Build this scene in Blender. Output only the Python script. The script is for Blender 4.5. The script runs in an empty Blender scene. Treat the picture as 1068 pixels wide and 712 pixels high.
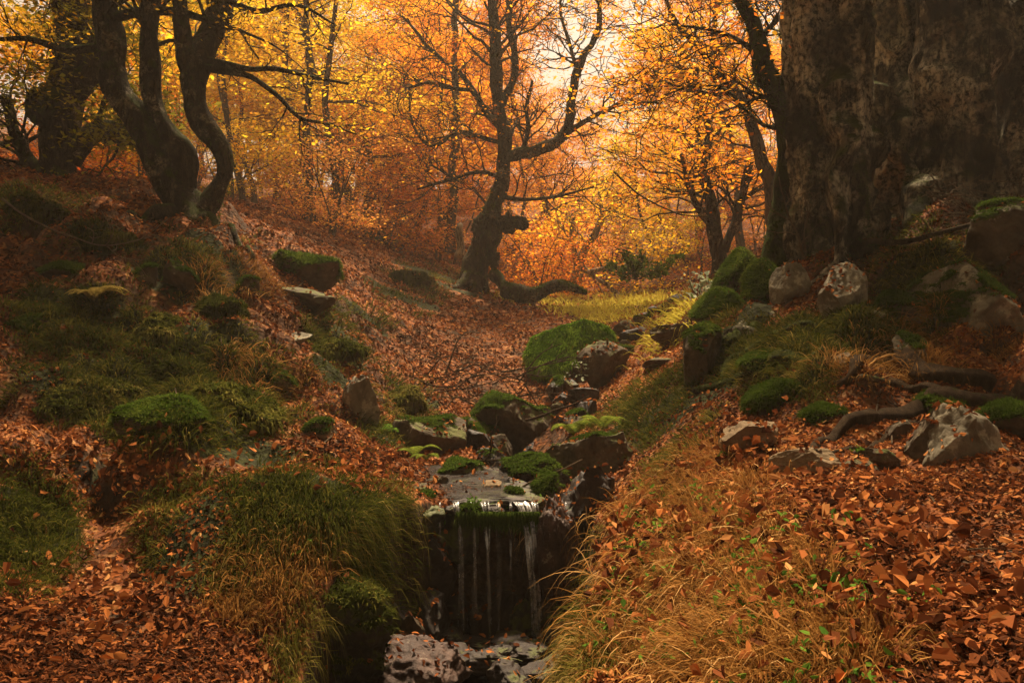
import bpy, bmesh, math, random
import numpy as np
from mathutils import Vector

# ------------------------------------------------------------------ camera, world, sun, exposure
scene = bpy.context.scene
F, CX, CY = 850.0, 534.0, 356.0            # focal length and centre in the photo's pixels
cam = bpy.data.cameras.new('camera'); camo = bpy.data.objects.new('camera', cam)
scene.collection.objects.link(camo); scene.camera = camo
camo.location = (0, 0, 0); camo.rotation_euler = (math.radians(90), 0, 0)
cam.lens = 36 * F / 1068; cam.sensor_width = 36; cam.clip_start = 0.05; cam.clip_end = 2000

SUN_EL, SUN_AZ = 60, 2                   # sun beyond the trees, above the stream; azimuth from +Y
world = bpy.data.worlds.new('World'); scene.world = world; world.use_nodes = True
wn = world.node_tree; wn.nodes.clear()
sky = wn.nodes.new('ShaderNodeTexSky'); sky.sky_type = 'NISHITA'; sky.sun_disc = False
sky.sun_elevation = math.radians(SUN_EL); sky.sun_rotation = math.radians(SUN_AZ)
sky.air_density = 1.0; sky.dust_density = 6.0; sky.ozone_density = 0.6
hs = wn.nodes.new('ShaderNodeHueSaturation'); hs.inputs['Saturation'].default_value = 0.15
tint = wn.nodes.new('ShaderNodeMix'); tint.data_type = 'RGBA'; tint.blend_type = 'MULTIPLY'
tint.inputs[0].default_value = 1.0; tint.inputs[7].default_value = (1.0, 0.82, 0.64, 1)
bg = wn.nodes.new('ShaderNodeBackground'); bg.inputs['Strength'].default_value = 0.050
wo = wn.nodes.new('ShaderNodeOutputWorld')
wn.links.new(sky.outputs[0], hs.inputs['Color']); wn.links.new(hs.outputs[0], tint.inputs[6])
wn.links.new(tint.outputs[2], bg.inputs['Color']); wn.links.new(bg.outputs[0], wo.inputs[0])

sl = bpy.data.lights.new('sun', 'SUN'); so = bpy.data.objects.new('sun', sl); scene.collection.objects.link(so)
sl.energy = 5.0; sl.angle = math.radians(6); sl.color = (1.0, 0.80, 0.55)
e, a = math.radians(SUN_EL), math.radians(SUN_AZ)
sdir = Vector((math.sin(a) * math.cos(e), math.cos(a) * math.cos(e), math.sin(e)))
so.rotation_euler = sdir.to_track_quat('Z', 'Y').to_euler()
scene.view_settings.view_transform = 'Standard'; scene.view_settings.look = 'None'
scene.view_settings.exposure = 1.4; scene.view_settings.gamma = 1.0
cy = scene.cycles; cy.max_bounces = 6; cy.diffuse_bounces = 4; cy.transmission_bounces = 4
cy.glossy_bounces = 2; cy.transparent_max_bounces = 6; cy.volume_bounces = 1
cy.sample_clamp_indirect = 3.0; cy.caustics_reflective = False; cy.caustics_refractive = False

col = scene.collection
rng = np.random.default_rng(7)

# ------------------------------------------------------------------ helpers
def vnoise(p, seed=0):
    p = np.asarray(p, dtype=np.float64); i = np.floor(p).astype(np.int64); f = p - i
    u = f * f * (3 - 2 * f); r = 0
    for dx in (0, 1):
        for dy in (0, 1):
            for dz in (0, 1):
                h = (i[:, 0] + dx) * 374761393 + (i[:, 1] + dy) * 668265263 + (i[:, 2] + dz) * 2147483647 + seed * 974711
                h = (h ^ (h >> 13)) * 1274126177; h = (h ^ (h >> 16)) & 0xffff
                w = (u[:, 0] if dx else 1 - u[:, 0]) * (u[:, 1] if dy else 1 - u[:, 1]) * (u[:, 2] if dz else 1 - u[:, 2])
                r = r + w * (h / 32767.5 - 1)
    return r
def fbm(p, o=3, seed=0):
    s, a_ = 0, 1.0; p = np.asarray(p, dtype=np.float64)
    for k in range(o):
        s = s + a_ * vnoise(p * 2 ** k, seed + k); a_ *= 0.5
    return s
def norm(v): return v / np.maximum(np.linalg.norm(v, axis=-1, keepdims=True), 1e-9)
def at(px, py, d): return np.array([(px - CX) / F * d, d, (CY - py) / F * d])

class MB:
    def __init__(self): self.v, self.q, self.t, self.r, self.n = [], [], [], [], 0
    def add(self, v, q=None, t=None, r=None):
        v = np.asarray(v, dtype=np.float32).reshape(-1, 3)
        if q is not None and len(q): self.q.append(np.asarray(q, dtype=np.int64).reshape(-1, 4) + self.n)
        if t is not None and len(t): self.t.append(np.asarray(t, dtype=np.int64).reshape(-1, 3) + self.n)
        self.v.append(v); self.r.append(np.zeros(len(v)) if r is None else np.broadcast_to(np.asarray(r), (len(v),)))
        self.n += len(v)
    def mesh(self, name, mat, smooth=True, origin=None):
        V = np.concatenate(self.v)
        if origin is not None: V = V - np.asarray(origin, dtype=np.float32)
        Q = np.concatenate(self.q) if self.q else np.zeros((0, 4), int)
        T = np.concatenate(self.t) if self.t else np.zeros((0, 3), int)
        m = bpy.data.meshes.new(name)
        m.vertices.add(len(V)); m.vertices.foreach_set('co', V.astype(np.float32).ravel())
        L = np.concatenate([Q.ravel(), T.ravel()]); m.loops.add(len(L)); m.loops.foreach_set('vertex_index', L.astype(np.int32))
        m.polygons.add(len(Q) + len(T))
        st = np.concatenate([np.arange(len(Q)) * 4, len(Q) * 4 + np.arange(len(T)) * 3]).astype(np.int32)
        m.polygons.foreach_set('loop_start', st)
        m.polygons.foreach_set('use_smooth', np.full(len(Q) + len(T), smooth))
        at_ = m.attributes.new('rnd', 'FLOAT', 'POINT'); at_.data.foreach_set('value', np.concatenate(self.r).astype(np.float32))
        m.update(calc_edges=True); m.materials.append(mat)
        return m
    def build(self, name, mat, parent=None, smooth=True, origin=None):
        """children keep vertices in the world; the parent Empty's location is taken off"""
        if parent is not None and origin is None: origin = parent.location[:]
        o = bpy.data.objects.new(name, self.mesh(name, mat, smooth, origin)); col.objects.link(o)
        if parent is not None: o.parent = parent
        elif origin is not None: o.location = origin
        return o

def tag(o, label=None, cat=None, group=None, kind=None):
    if label: o['label'] = label
    if cat: o['category'] = cat
    if group: o['group'] = group
    if kind: o['kind'] = kind
    return o
def thing(name, loc, label, cat, group=None):
    o = bpy.data.objects.new(name, None); o.empty_display_size = 0.1; col.objects.link(o); o.location = Vector([float(c) for c in loc])
    return tag(o, label, cat, group)

def tube(mb, P, R, sides=8, rough=0.0, freq=3.0, seed=0, cap=True, r=0.0, ridge=0.0):
    P = np.asarray(P, float); R = np.asarray(R, float); n = len(P)
    T = norm(np.gradient(P, axis=0)); m = norm(P[-1] - P[0])
    ref = np.eye(3)[np.argmin(np.abs(m))]
    U = norm(np.cross(T, ref)); W = np.cross(T, U)
    th = np.linspace(0, 2 * np.pi, sides, endpoint=False)
    dirs = U[:, None] * np.cos(th)[None, :, None] + W[:, None] * np.sin(th)[None, :, None]
    rad = np.repeat(R[:, None], sides, 1)
    if rough or ridge:
        q = (P[:, None] + dirs * rad[..., None]).reshape(-1, 3)
        nn = fbm(q * freq, 3, seed).reshape(n, sides)
        k = 1 + rough * nn
        if ridge:
            ph = np.linspace(0, 3, n)[:, None]
            k = k + ridge * (vnoise(np.stack([np.cos(th)[None] * 1.8 + 0 * ph, np.sin(th)[None] * 1.8 + 0 * ph, ph + 0 * th[None]], -1).reshape(-1, 3), seed + 9).reshape(n, sides))
        rad = rad * k
    V = (P[:, None] + dirs * rad[..., None]).reshape(-1, 3)
    i = np.arange(n - 1)[:, None] * sides; j = np.arange(sides)[None]; j2 = (j + 1) % sides
    Q = np.stack([i + j, i + j2, i + sides + j2, i + sides + j], -1).reshape(-1, 4)
    t = None
    if cap:
        V = np.vstack([V, P[-1] + T[-1] * R[-1] * .5, P[0] - T[0] * R[0] * .3])
        e1 = (n - 1) * sides; c = n * sides; jj = np.arange(sides); k2 = (jj + 1) % sides
        t = np.vstack([np.stack([e1 + jj, e1 + k2, np.full(sides, c)], -1), np.stack([k2, jj, np.full(sides, c + 1)], -1)])
    mb.add(V, Q, t, r)

def spline(P, step):
    """Catmull-Rom through points; P rows may hold extra columns (radius)"""
    P = np.asarray(P, float)
    if len(P) < 2: return P
    E = np.vstack([2 * P[0] - P[1], P, 2 * P[-1] - P[-2]]); out = []
    for k in range(1, len(E) - 2):
        n = max(2, int(np.linalg.norm(E[k + 1][:3] - E[k][:3]) / step))
        t = np.linspace(0, 1, n, endpoint=False)[:, None]
        a_, b, c, d = E[k - 1], E[k], E[k + 1], E[k + 2]
        out.append(.5 * ((2 * b) + (-a_ + c) * t + (2 * a_ - 5 * b + 4 * c - d) * t ** 2 + (-a_ + 3 * b - 3 * c + d) * t ** 3))
    out.append(P[-1][None]); return np.vstack(out)

# ------------------------------------------------------------------ materials
def new_mat(name):
    m = bpy.data.materials.new(name); m.use_nodes = True; nt = m.node_tree; nt.nodes.clear()
    out = nt.nodes.new('ShaderNodeOutputMaterial'); return m, nt, out
def N(nt, typ, **kw):
    n = nt.nodes.new(typ)
    for k, v in kw.items(): setattr(n, k, v)
    return n
def noise(nt, scale, detail=4, rough=.6, coord='Object', dist=0.0):
    tc = N(nt, 'ShaderNodeTexCoord'); n = N(nt, 'ShaderNodeTexNoise'); n.inputs['Scale'].default_value = scale
    n.inputs['Detail'].default_value = detail; n.inputs['Roughness'].default_value = rough; n.inputs['Distortion'].default_value = dist
    nt.links.new(tc.outputs[coord], n.inputs['Vector']); return n.outputs['Fac']
def ramp(nt, fac, stops):
    r = N(nt, 'ShaderNodeValToRGB'); el = r.color_ramp.elements
    while len(el) < len(stops): el.new(.5)
    for k, (p, c) in enumerate(stops):
        el[k].position = p; el[k].color = (*c, 1) if len(c) == 3 else c
    nt.links.new(fac, r.inputs[0]); return r.outputs[0]
def mix(nt, fac, a_, b, mode='MIX'):
    m = N(nt, 'ShaderNodeMix', data_type='RGBA', blend_type=mode)
    for s, v in ((0, fac), (6, a_), (7, b)):
        if isinstance(v, (int, float)): m.inputs[s].default_value = v
        elif isinstance(v, tuple): m.inputs[s].default_value = (*v, 1)
        else: nt.links.new(v, m.inputs[s])
    return m.outputs[2]
def math_(nt, op, a_, b=None, clamp=False):
    m = N(nt, 'ShaderNodeMath', operation=op, use_clamp=clamp)
    for s, v in ((0, a_), (1, b)):
        if v is None: continue
        if isinstance(v, (int, float)): m.inputs[s].default_value = v
        else: nt.links.new(v, m.inputs[s])
    return m.outputs[0]
def finish(nt, out, color, rough=.85, bump=None, bstr=.4, bdist=.02, spec=.25):
    b = N(nt, 'ShaderNodeBsdfPrincipled')
    if isinstance(color, tuple): b.inputs['Base Color'].default_value = (*color, 1)
    else: nt.links.new(color, b.inputs['Base Color'])
    if isinstance(rough, float): b.inputs['Roughness'].default_value = rough
    else: nt.links.new(rough, b.inputs['Roughness'])
    b.inputs['Specular IOR Level'].default_value = spec
    if bump is not None:
        bp = N(nt, 'ShaderNodeBump'); bp.inputs['Strength'].default_value = bstr; bp.inputs['Distance'].default_value = bdist
        nt.links.new(bump, bp.inputs['Height']); nt.links.new(bp.outputs[0], b.inputs['Normal'])
    nt.links.new(b.outputs[0], out.inputs[0])
def attr(nt, name): 
    n = N(nt, 'ShaderNodeAttribute', attribute_name=name); return n.outputs['Fac']

def mat_leaf(name, stops, transl=.45, objcol=False):
    m, nt, out = new_mat(name); r = attr(nt, 'rnd')
    if objcol:
        oi = N(nt, 'ShaderNodeObjectInfo'); hsv = N(nt, 'ShaderNodeHueSaturation')
        nt.links.new(oi.outputs['Color'], hsv.inputs['Color'])
        nt.links.new(math_(nt, 'ADD', math_(nt, 'MULTIPLY', r, .055), .4725), hsv.inputs['Hue'])
        frac = math_(nt, 'FRACT', math_(nt, 'MULTIPLY', r, 37.7))
        nt.links.new(math_(nt, 'ADD', math_(nt, 'MULTIPLY', frac, .9), .5), hsv.inputs['Value'])
        c = hsv.outputs[0]
    else: c = ramp(nt, r, stops)
    d = N(nt, 'ShaderNodeBsdfDiffuse'); t = N(nt, 'ShaderNodeBsdfTranslucent'); x = N(nt, 'ShaderNodeMixShader')
    nt.links.new(c, d.inputs[0]); nt.links.new(c, t.inputs[0]); x.inputs[0].default_value = transl
    nt.links.new(d.outputs[0], x.inputs[1]); nt.links.new(t.outputs[0], x.inputs[2]); nt.links.new(x.outputs[0], out.inputs[0])
    return m
M_crown = mat_leaf('autumn_foliage', None, .55, True)
M_litter = mat_leaf('fallen_leaf', [(0, (.022, .010, .006)), (.28, (.075, .026, .012)), (.55, (.20, .062, .022)), (.8, (.38, .13, .036)), (1, (.54, .28, .10))], .15)
M_green = mat_leaf('green_grass_blade', [(0, (.022, .03, .006)), (.4, (.06, .066, .010)), (.75, (.17, .135, .025)), (1, (.34, .23, .07))], .35)
M_dry = mat_leaf('dry_grass_blade', [(0, (.10, .06, .015)), (.35, (.25, .115, .03)), (.7, (.42, .20, .05)), (1, (.58, .35, .14))], .3)
M_yellow = mat_leaf('yellow_grass_blade', [(0, (.3, .26, .03)), (1, (.62, .5, .07))], .4)
M_moss = mat_leaf('moss_blade', [(0, (.025, .04, .006)), (.6, (.06, .095, .012)), (1, (.13, .16, .025))], .3)
M_tussock = mat_leaf('tussock_blade', [(0, (.018, .024, .005)), (.5, (.055, .06, .010)), (.85, (.14, .12, .025)), (1, (.26, .19, .06))], .3)
M_brightmoss = mat_leaf('bright_moss_blade', [(0, (.03, .06, .006)), (.5, (.10, .19, .014)), (1, (.24, .34, .035))], .35)
M_fern = mat_leaf('fern_leaf', [(0, (.06, .09, .012)), (1, (.16, .18, .025))], .2)
M_fernold = mat_leaf('old_fern_leaf', [(0, (.2, .14, .03)), (1, (.36, .26, .07))], .4)
M_herb = mat_leaf('herb_leaf', [(0, (.04, .09, .012)), (1, (.14, .24, .03))], .35)
M_pale = mat_leaf('pale_shrub_leaf', [(0, (.16, .2, .12)), (1, (.42, .45, .3))], .35)

def mat_bark(name, dark, mid, pale, moss=.3, lichen=.3, scale=6, mosscol=(.05, .06, .010)):
    m, nt, out = new_mat(name)
    tc = N(nt, 'ShaderNodeTexCoord'); mp = N(nt, 'ShaderNodeMapping'); mp.inputs['Scale'].default_value = (1, 1, .28)
    nt.links.new(tc.outputs['Object'], mp.inputs[0])
    n1 = N(nt, 'ShaderNodeTexNoise'); n1.inputs['Scale'].default_value = scale * 2.2; n1.inputs['Detail'].default_value = 8; n1.inputs['Roughness'].default_value = .65
    nt.links.new(mp.outputs[0], n1.inputs['Vector'])
    v = N(nt, 'ShaderNodeTexVoronoi', feature='DISTANCE_TO_EDGE'); v.inputs['Scale'].default_value = scale * 3.4
    n2 = noise(nt, scale * .8, 6, .65)
    wv = N(nt, 'ShaderNodeVectorMath', operation='ADD'); sc = N(nt, 'ShaderNodeVectorMath', operation='SCALE'); sc.inputs['Scale'].default_value = .35
    nt.links.new(n1.outputs['Color'], sc.inputs[0]); nt.links.new(mp.outputs[0], wv.inputs[0]); nt.links.new(sc.outputs[0], wv.inputs[1]); nt.links.new(wv.outputs[0], v.inputs['Vector'])
    crack = ramp(nt, v.outputs['Distance'], [(0, (0, 0, 0)), (.12, (1, 1, 1))])
    c = ramp(nt, n1.outputs['Fac'], [(.3, dark), (.55, mid), (.8, pale)])
    c = mix(nt, crack, tuple(x * .4 for x in dark), c)
    lf = ramp(nt, noise(nt, scale * .55, 9, .72), [(.68 - .3 * lichen, (0, 0, 0)), (.76 - .3 * lichen, (1, 1, 1))])
    lf2 = ramp(nt, noise(nt, scale * 7, 4, .7), [(.40, (0, 0, 0)), (.55, (1, 1, 1))])
    c = mix(nt, math_(nt, 'MULTIPLY', math_(nt, 'MULTIPLY', lf, lf2), .9), c, (.62, .54, .40) if name == 'old_lichen_bark' else (.38, .31, .21))
    geo = N(nt, 'ShaderNodeNewGeometry'); sx = N(nt, 'ShaderNodeSeparateXYZ'); nt.links.new(geo.outputs['Normal'], sx.inputs[0])
    mf = math_(nt, 'ADD', math_(nt, 'MULTIPLY', sx.outputs['Z'], .22), n2)
    mf = ramp(nt, mf, [(.75 - .35 * moss, (0, 0, 0)), (.88 - .35 * moss, (1, 1, 1))])
    c = mix(nt, mf, c, mosscol)
    if name == 'old_lichen_bark':
        c = mix(nt, ramp(nt, noise(nt, 1.3, 5, .6), [(.53, (0, 0, 0)), (.60, (.8, .8, .8))]), c, (.014, .010, .007))  # large dark blotches paint in the shade of hollows, along with blackish moss
    h = math_(nt, 'ADD', math_(nt, 'MULTIPLY', crack, .5), math_(nt, 'ADD', n1.outputs['Fac'], math_(nt, 'MULTIPLY', n2, .7)))
    finish(nt, out, c, .9, h, 1.0, .045, .05); return m
M_bark_dark = mat_bark('dark_mossy_bark', (.02, .015, .01), (.065, .048, .03), (.17, .13, .085), .5, .45, 5)
M_bark_old = mat_bark('old_lichen_bark', (.035, .030, .020), (.11, .092, .06), (.28, .23, .15), .5, .75, 3.6)
M_bark_far = mat_bark('far_bark', (.05, .035, .022), (.10, .07, .045), (.2, .15, .10), .2, .3, 3)
M_bark_moss = mat_bark('moss_covered_bark', (.02, .018, .01), (.05, .04, .02), (.10, .08, .05), 1.0, 0.0, 5)
M_bark_white = mat_bark('bleached_bark', (.15, .12, .08), (.32, .26, .18), (.5, .42, .3), .1, .5, 3)
M_twig = mat_bark('twig_bark', (.05, .03, .018), (.12, .075, .04), (.22, .15, .09), 0.0, 0.1, 20)
M_paletwig = mat_bark('pale_twig_bark', (.14, .09, .05), (.26, .18, .11), (.4, .3, .2), 0.0, 0.1, 20)

def mat_rock(name, dark, mid, pale, moss=.3, lichen=.3, scale=5, wet=False):
    m, nt, out = new_mat(name)
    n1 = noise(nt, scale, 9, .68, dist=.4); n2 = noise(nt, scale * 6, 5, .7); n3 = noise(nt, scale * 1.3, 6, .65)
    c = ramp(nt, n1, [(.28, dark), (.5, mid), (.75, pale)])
    c = mix(nt, .45, c, ramp(nt, n2, [(.3, (.35, .33, .3)), (.7, (1, 1, 1))]), 'MULTIPLY')
    lf = ramp(nt, noise(nt, scale * 1.6, 8, .75), [(.66 - .25 * lichen, (0, 0, 0)), (.71 - .25 * lichen, (1, 1, 1))])
    c = mix(nt, math_(nt, 'MULTIPLY', lf, .6), c, (.36, .31, .21))
    geo = N(nt, 'ShaderNodeNewGeometry'); sx = N(nt, 'ShaderNodeSeparateXYZ'); nt.links.new(geo.outputs['Normal'], sx.inputs[0])
    mf = math_(nt, 'ADD', math_(nt, 'MULTIPLY', sx.outputs['Z'], .25), n3)
    mf = ramp(nt, mf, [(.85 - .4 * moss, (0, 0, 0)), (.95 - .4 * moss, (1, 1, 1))])
    c = mix(nt, math_(nt, 'MULTIPLY', mf, .9), c, (.07, .075, .012))
    finish(nt, out, c, .62 if wet else .88, math_(nt, 'ADD', n1, math_(nt, 'MULTIPLY', n2, .3)), .8, .03, .25 if wet else .2); return m
M_rock_pale = mat_rock('pale_lichen_stone', (.07, .06, .04), (.17, .14, .09), (.30, .25, .17), .15, .55)
M_rock_brown = mat_rock('brown_stone', (.03, .022, .013), (.085, .06, .034), (.16, .115, .07), .45, .2)
M_rock_tan = mat_rock('tan_stone', (.10, .065, .035), (.20, .135, .07), (.33, .23, .13), .0, .25)
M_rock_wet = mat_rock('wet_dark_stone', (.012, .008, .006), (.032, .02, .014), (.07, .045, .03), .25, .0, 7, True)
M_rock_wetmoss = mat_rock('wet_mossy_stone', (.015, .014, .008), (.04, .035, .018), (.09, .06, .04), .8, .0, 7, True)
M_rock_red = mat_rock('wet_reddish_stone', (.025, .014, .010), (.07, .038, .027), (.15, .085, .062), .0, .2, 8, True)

# ------------------------------------------------------------------ terrain
# profiles of the ground: for each column of the view, (distance, picture height) pairs -> real heights
PR = {
 -400: [(1.5,660),(2.8,560),(4,430),(5,330),(6,260),(7,215),(8,180),(10,160),(14,140),(20,125),(35,115),(90,110)],
 -150: [(1.5,690),(2.8,575),(3.5,490),(4,450),(4.5,410),(5,360),(6,275),(7,222),(8,188),(10,168),(14,150),(20,138),(35,130),(90,125)],
 0: [(1.5,790),(2.2,690),(2.8,595),(3.5,500),(4,470),(4.5,440),(5,380),(5.5,330),(6,290),(7,232),(8,200),(10,180),(12,168),(14,164),(20,158),(35,150),(90,150)],
 100: [(1.5,800),(2.2,705),(2.8,622),(3.0,590),(3.2,545),(3.5,510),(4,482),(4.5,462),(5,405),(5.5,352),(6,312),(7,252),(8,222),(10,200),(12,188),(14,184),(20,178),(35,170),(90,170)],
 200: [(1.5,830),(2.2,730),(2.4,690),(2.7,650),(2.9,610),(3.1,545),(3.3,505),(4,468),(4.6,452),(5,420),(5.5,372),(6,332),(7,272),(8,232),(10,220),(12,214),(14,212),(20,205),(35,200),(90,200)],
 300: [(1.5,850),(2.5,735),(2.7,680),(2.95,600),(3.15,530),(3.4,502),(4,468),(5,452),(5.5,436),(6,385),(7,340),(8.5,300),(10,270),(12,250),(14,240),(20,232),(35,222),(90,205)],
 400: [(1.5,850),(2.7,720),(3.0,600),(3.3,530),(3.6,512),(4,500),(5,474),(6,448),(7,408),(8,382),(10,345),(12,308),(14,284),(16,268),(20,256),(35,242),(90,210)],
 450: [(1.5,850),(3.0,600),(3.6,530),(3.95,518),(4.2,506),(4.6,498),(5.5,470),(6.5,445),(7.5,425),(8.2,390),(10,352),(12,322),(14,296),(16,280),(20,266),(35,250),(90,205)],
 500: [(1.5,850),(3.0,600),(3.9,530),(4.05,520),(4.6,500),(5.5,474),(6.5,450),(7.5,430),(8.3,398),(9,385),(11,350),(13,322),(15,302),(16,292),(20,278),(35,258),(90,200)],
 560: [(1.5,850),(3.0,600),(3.9,535),(4.1,525),(5,500),(6,466),(7,438),(8,415),(9,388),(11,345),(13,320),(16,306),(20,296),(35,268),(60,235),(90,190)],
 620: [(1.5,800),(2.0,700),(2.4,640),(2.8,590),(3.6,545),(4.2,520),(5,492),(6,462),(7,428),(8,402),(9,384),(11,347),(13,326),(16,313),(20,302),(35,270),(60,232),(90,185)],
 680: [(1.5,790),(2.0,690),(2.4,615),(2.8,555),(3.2,520),(3.6,510),(4.2,500),(4.8,468),(5.4,430),(6,402),(7,378),(8,362),(10,344),(13,326),(16,312),(20,302),(35,268),(60,230),(90,185)],
 750: [(1.5,750),(2.0,655),(2.5,565),(3,515),(3.5,477),(4,452),(4.5,428),(5,400),(5.5,372),(6,348),(7,325),(8,308),(10,296),(14,300),(20,292),(35,262),(60,228),(90,185)],
 850: [(1.5,715),(2.0,605),(2.5,545),(3,502),(3.5,458),(4,425),(4.5,392),(5,350),(5.5,312),(6,288),(7,272),(8,265),(10,260),(14,258),(20,255),(35,240),(60,215),(90,180)],
 950: [(1.5,700),(2,592),(2.5,535),(3,492),(3.5,445),(4,405),(4.5,355),(5,305),(5.5,270),(6,250),(7,240),(8,236),(10,232),(14,228),(20,225),(35,215),(90,175)],
 1068: [(1.5,690),(2,582),(2.5,525),(3,482),(3.5,432),(4,390),(4.5,330),(5,272),(5.5,240),(6,225),(7,214),(8,207),(10,202),(14,198),(20,195),(35,185),(90,165)],
 1250: [(1.5,670),(2,560),(3,460),(4,360),(4.5,300),(5,248),(6,205),(7,190),(10,180),(20,170),(35,160),(90,150)],
 1500: [(1.5,650),(2,540),(3,430),(4,320),(5,215),(6,180),(7,165),(10,155),(20,145),(35,140),(90,140)]}
LD = np.linspace(math.log(1.5), math.log(90), 260)
UC = np.arange(-400, 1501, 10.0)
_cols = sorted(PR); _Z = []
for c in _cols:
    dd = np.array([p[0] for p in PR[c]], float); zz = (CY - np.array([p[1] for p in PR[c]], float)) / F * dd
    z = np.interp(LD, np.log(dd), zz); k = np.array([1, 2, 3, 2, 1.]) / 9
    z = np.convolve(np.pad(z, 2, mode='edge'), k, 'valid'); _Z.append(z)
_Z = np.array(_Z); GT = np.zeros((len(UC), len(LD)))
for i in range(len(LD)): GT[:, i] = np.interp(UC, _cols, _Z[:, i])
for _ in range(3): GT = (np.vstack([GT[:1], GT[:-1]]) + 2 * GT + np.vstack([GT[1:], GT[-1:]])) / 4

POOL = -1.45
def zbase(x, y):
    yy = np.clip(y, 1.5, 89.9); u = np.clip(CX + F * x / yy, -400, 1499.9)
    a_ = (u + 400) / 10; i = a_.astype(int); fa = a_ - i
    b = (np.log(yy) - LD[0]) / (LD[1] - LD[0]); j = np.minimum(b.astype(int), len(LD) - 2); fb = b - j
    z = (GT[i, j] * (1 - fa) + GT[i + 1, j] * fa) * (1 - fb) + (GT[i, j + 1] * (1 - fa) + GT[i + 1, j + 1] * fa) * fb
    return z
def sstep(a_, b, x):
    t = np.clip((x - a_) / (b - a_), 0, 1); return t * t * (3 - 2 * t)
def channel(x, y):
    """1 inside the gully the water falls into"""
    wob = .05 * vnoise(np.stack([x * 5, y * 5, 0 * x], -1), 3)
    xl = np.interp(y, [-10, 1.5, 2.4, 3.0, 3.5, 4.0], [-.75, -.72, -.66, -.60, -.50, -.38]) + wob
    xr = np.interp(y, [-10, 1.2, 2.0, 2.4, 3.0, 3.9], [.02, .06, .12, .17, .26, .36]) + wob
    s = sstep(xl - .05, xl + .05, x) * (1 - sstep(xr - .05, xr + .07, x))
    return s * (1 - sstep(3.92, 4.04, y + wob * .3))
def zg(x, y):
    x = np.atleast_1d(np.asarray(x, float)); y = np.atleast_1d(np.asarray(y, float))
    z = zbase(x, y); P = np.stack([x, y, 0 * x], -1); sc = np.clip(y / 4, .7, 5)
    z = z + .05 * sc * fbm(P * 1.1 / sc[:, None], 2, 11) * np.clip((y - .5) / 3, .3, 1) + .022 * fbm(P * 6, 2, 21) * np.minimum(sc, 1.5)
    side = sstep(2.2, 4.5, np.abs(x - .1)) * (y < 13)
    bank = sstep(.9, 1.6, np.abs(x - .15)) * sstep(2.6, 3.4, y) * (1 - sstep(10, 13, y))
    z = z + bank * (.30 * np.abs(vnoise(P * 1.9, 31)) ** .7 + .14 * np.abs(vnoise(P * 4.1, 32)) - .15)
    tx = np.interp(y, [4.9, 5.4, 6, 6.6, 7.2, 8.0, 8.6], [-.02, .08, .12, .20, .12, -.05, -.2]); tw = np.interp(y, [5, 6, 7, 8.4], [.16, .2, .24, .34])
    z = z - .32 * np.exp(-((x - tx) / tw) ** 2) * sstep(4.9, 5.3, y) * (1 - sstep(8.0, 8.8, y))
    ch = channel(x, y)
    return z * (1 - ch) + ch * (POOL + .03 * fbm(P * 5, 2, 5) + .0 * x)
def gz(x, y): return float(zg([x], [y])[0])
def gnorm(x, y, e_=.03):
    a_ = zg(x + e_, y) - zg(x - e_, y); b = zg(x, y + e_) - zg(x, y - e_)
    return norm(np.stack([-a_, -b, np.full_like(a_, 2 * e_)], -1))
# first visible ground distance for each picture position
_u = np.arange(-150, 1230, 5.0); _d = np.exp(np.linspace(math.log(1.3), math.log(80), 340))
_G = zg(np.outer((_u - CX) / F, _d).ravel(), np.tile(_d, len(_u))).reshape(len(_u), -1)
_PY = CY - _G * F / _d[None]; _RM = np.minimum.accumulate(_PY, axis=1)
def hit(px, py):
    px = np.atleast_1d(np.asarray(px, float)); py = np.atleast_1d(np.asarray(py, float))
    i = np.clip(np.round((px - _u[0]) / 5).astype(int), 0, len(_u) - 1)
    d = np.array([_d[min(np.searchsorted(-_RM[a_], -b), len(_d) - 1)] for a_, b in zip(i, py)])
    x = (px - CX) / F * d; return np.stack([x, d, zg(x, d)], -1)

# patches where grass and moss own the ground (px, py, rx, ry)
GREEN = [(225,560,80,55),(290,530,50,30),(330,510,90,30),(385,560,45,35),(120,400,110,55),(200,430,110,40),(80,330,70,40),(235,395,60,40),(190,300,60,40),
 (215,255,60,18),(40,222,60,22),(110,252,50,16),(430,415,30,22),(350,365,35,25),(350,400,30,18),(420,310,45,22),(445,285,40,22),(400,455,25,25),
 (700,430,50,45),(650,440,30,25),(790,375,60,30),(830,400,50,20),(770,345,40,25),(880,350,50,25),(740,400,50,25),(610,640,40,55),(655,575,30,25),(20,560,60,60),(950,330,60,35),  # far left patch: dark mossy soil put in for the shade of a hollow
 (350,345,30,20),(470,300,40,12),(380,330,30,14)]
GREEN += [(960,262,50,25),(865,345,50,25),(1010,300,50,20),(830,360,50,25)]
DRY = [(740,520,60,60),(700,560,60,60),(690,640,90,60),(780,600,80,60),(250,620,45,35),(300,590,50,30),(270,400,50,25),(230,300,60,25),(930,380,70,20),(820,680,110,40),(1000,360,60,25)]
YEL = [(655,312,34,8),(610,322,30,6),(690,318,25,6),(640,330,40,6),(560,312,25,4),(700,335,20,5),(590,308,20,4)]
def patchw(px, py, L):
    w = np.zeros(len(px))
    for (a_, b, rx, ry) in L: w = np.maximum(w, 1 - sstep(.7, 1.25, np.sqrt(((px - a_) / rx) ** 2 + ((py - b) / ry) ** 2)))
    return w
_GC = []
for (a_, b, rx, ry) in GREEN:                      # the same patches as spots on the ground
    p = hit([a_], [b])[0]; _GC.append((p[0], p[1], rx / F * p[1], max(ry / F * p[1] * 1.3, .12)))
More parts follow.
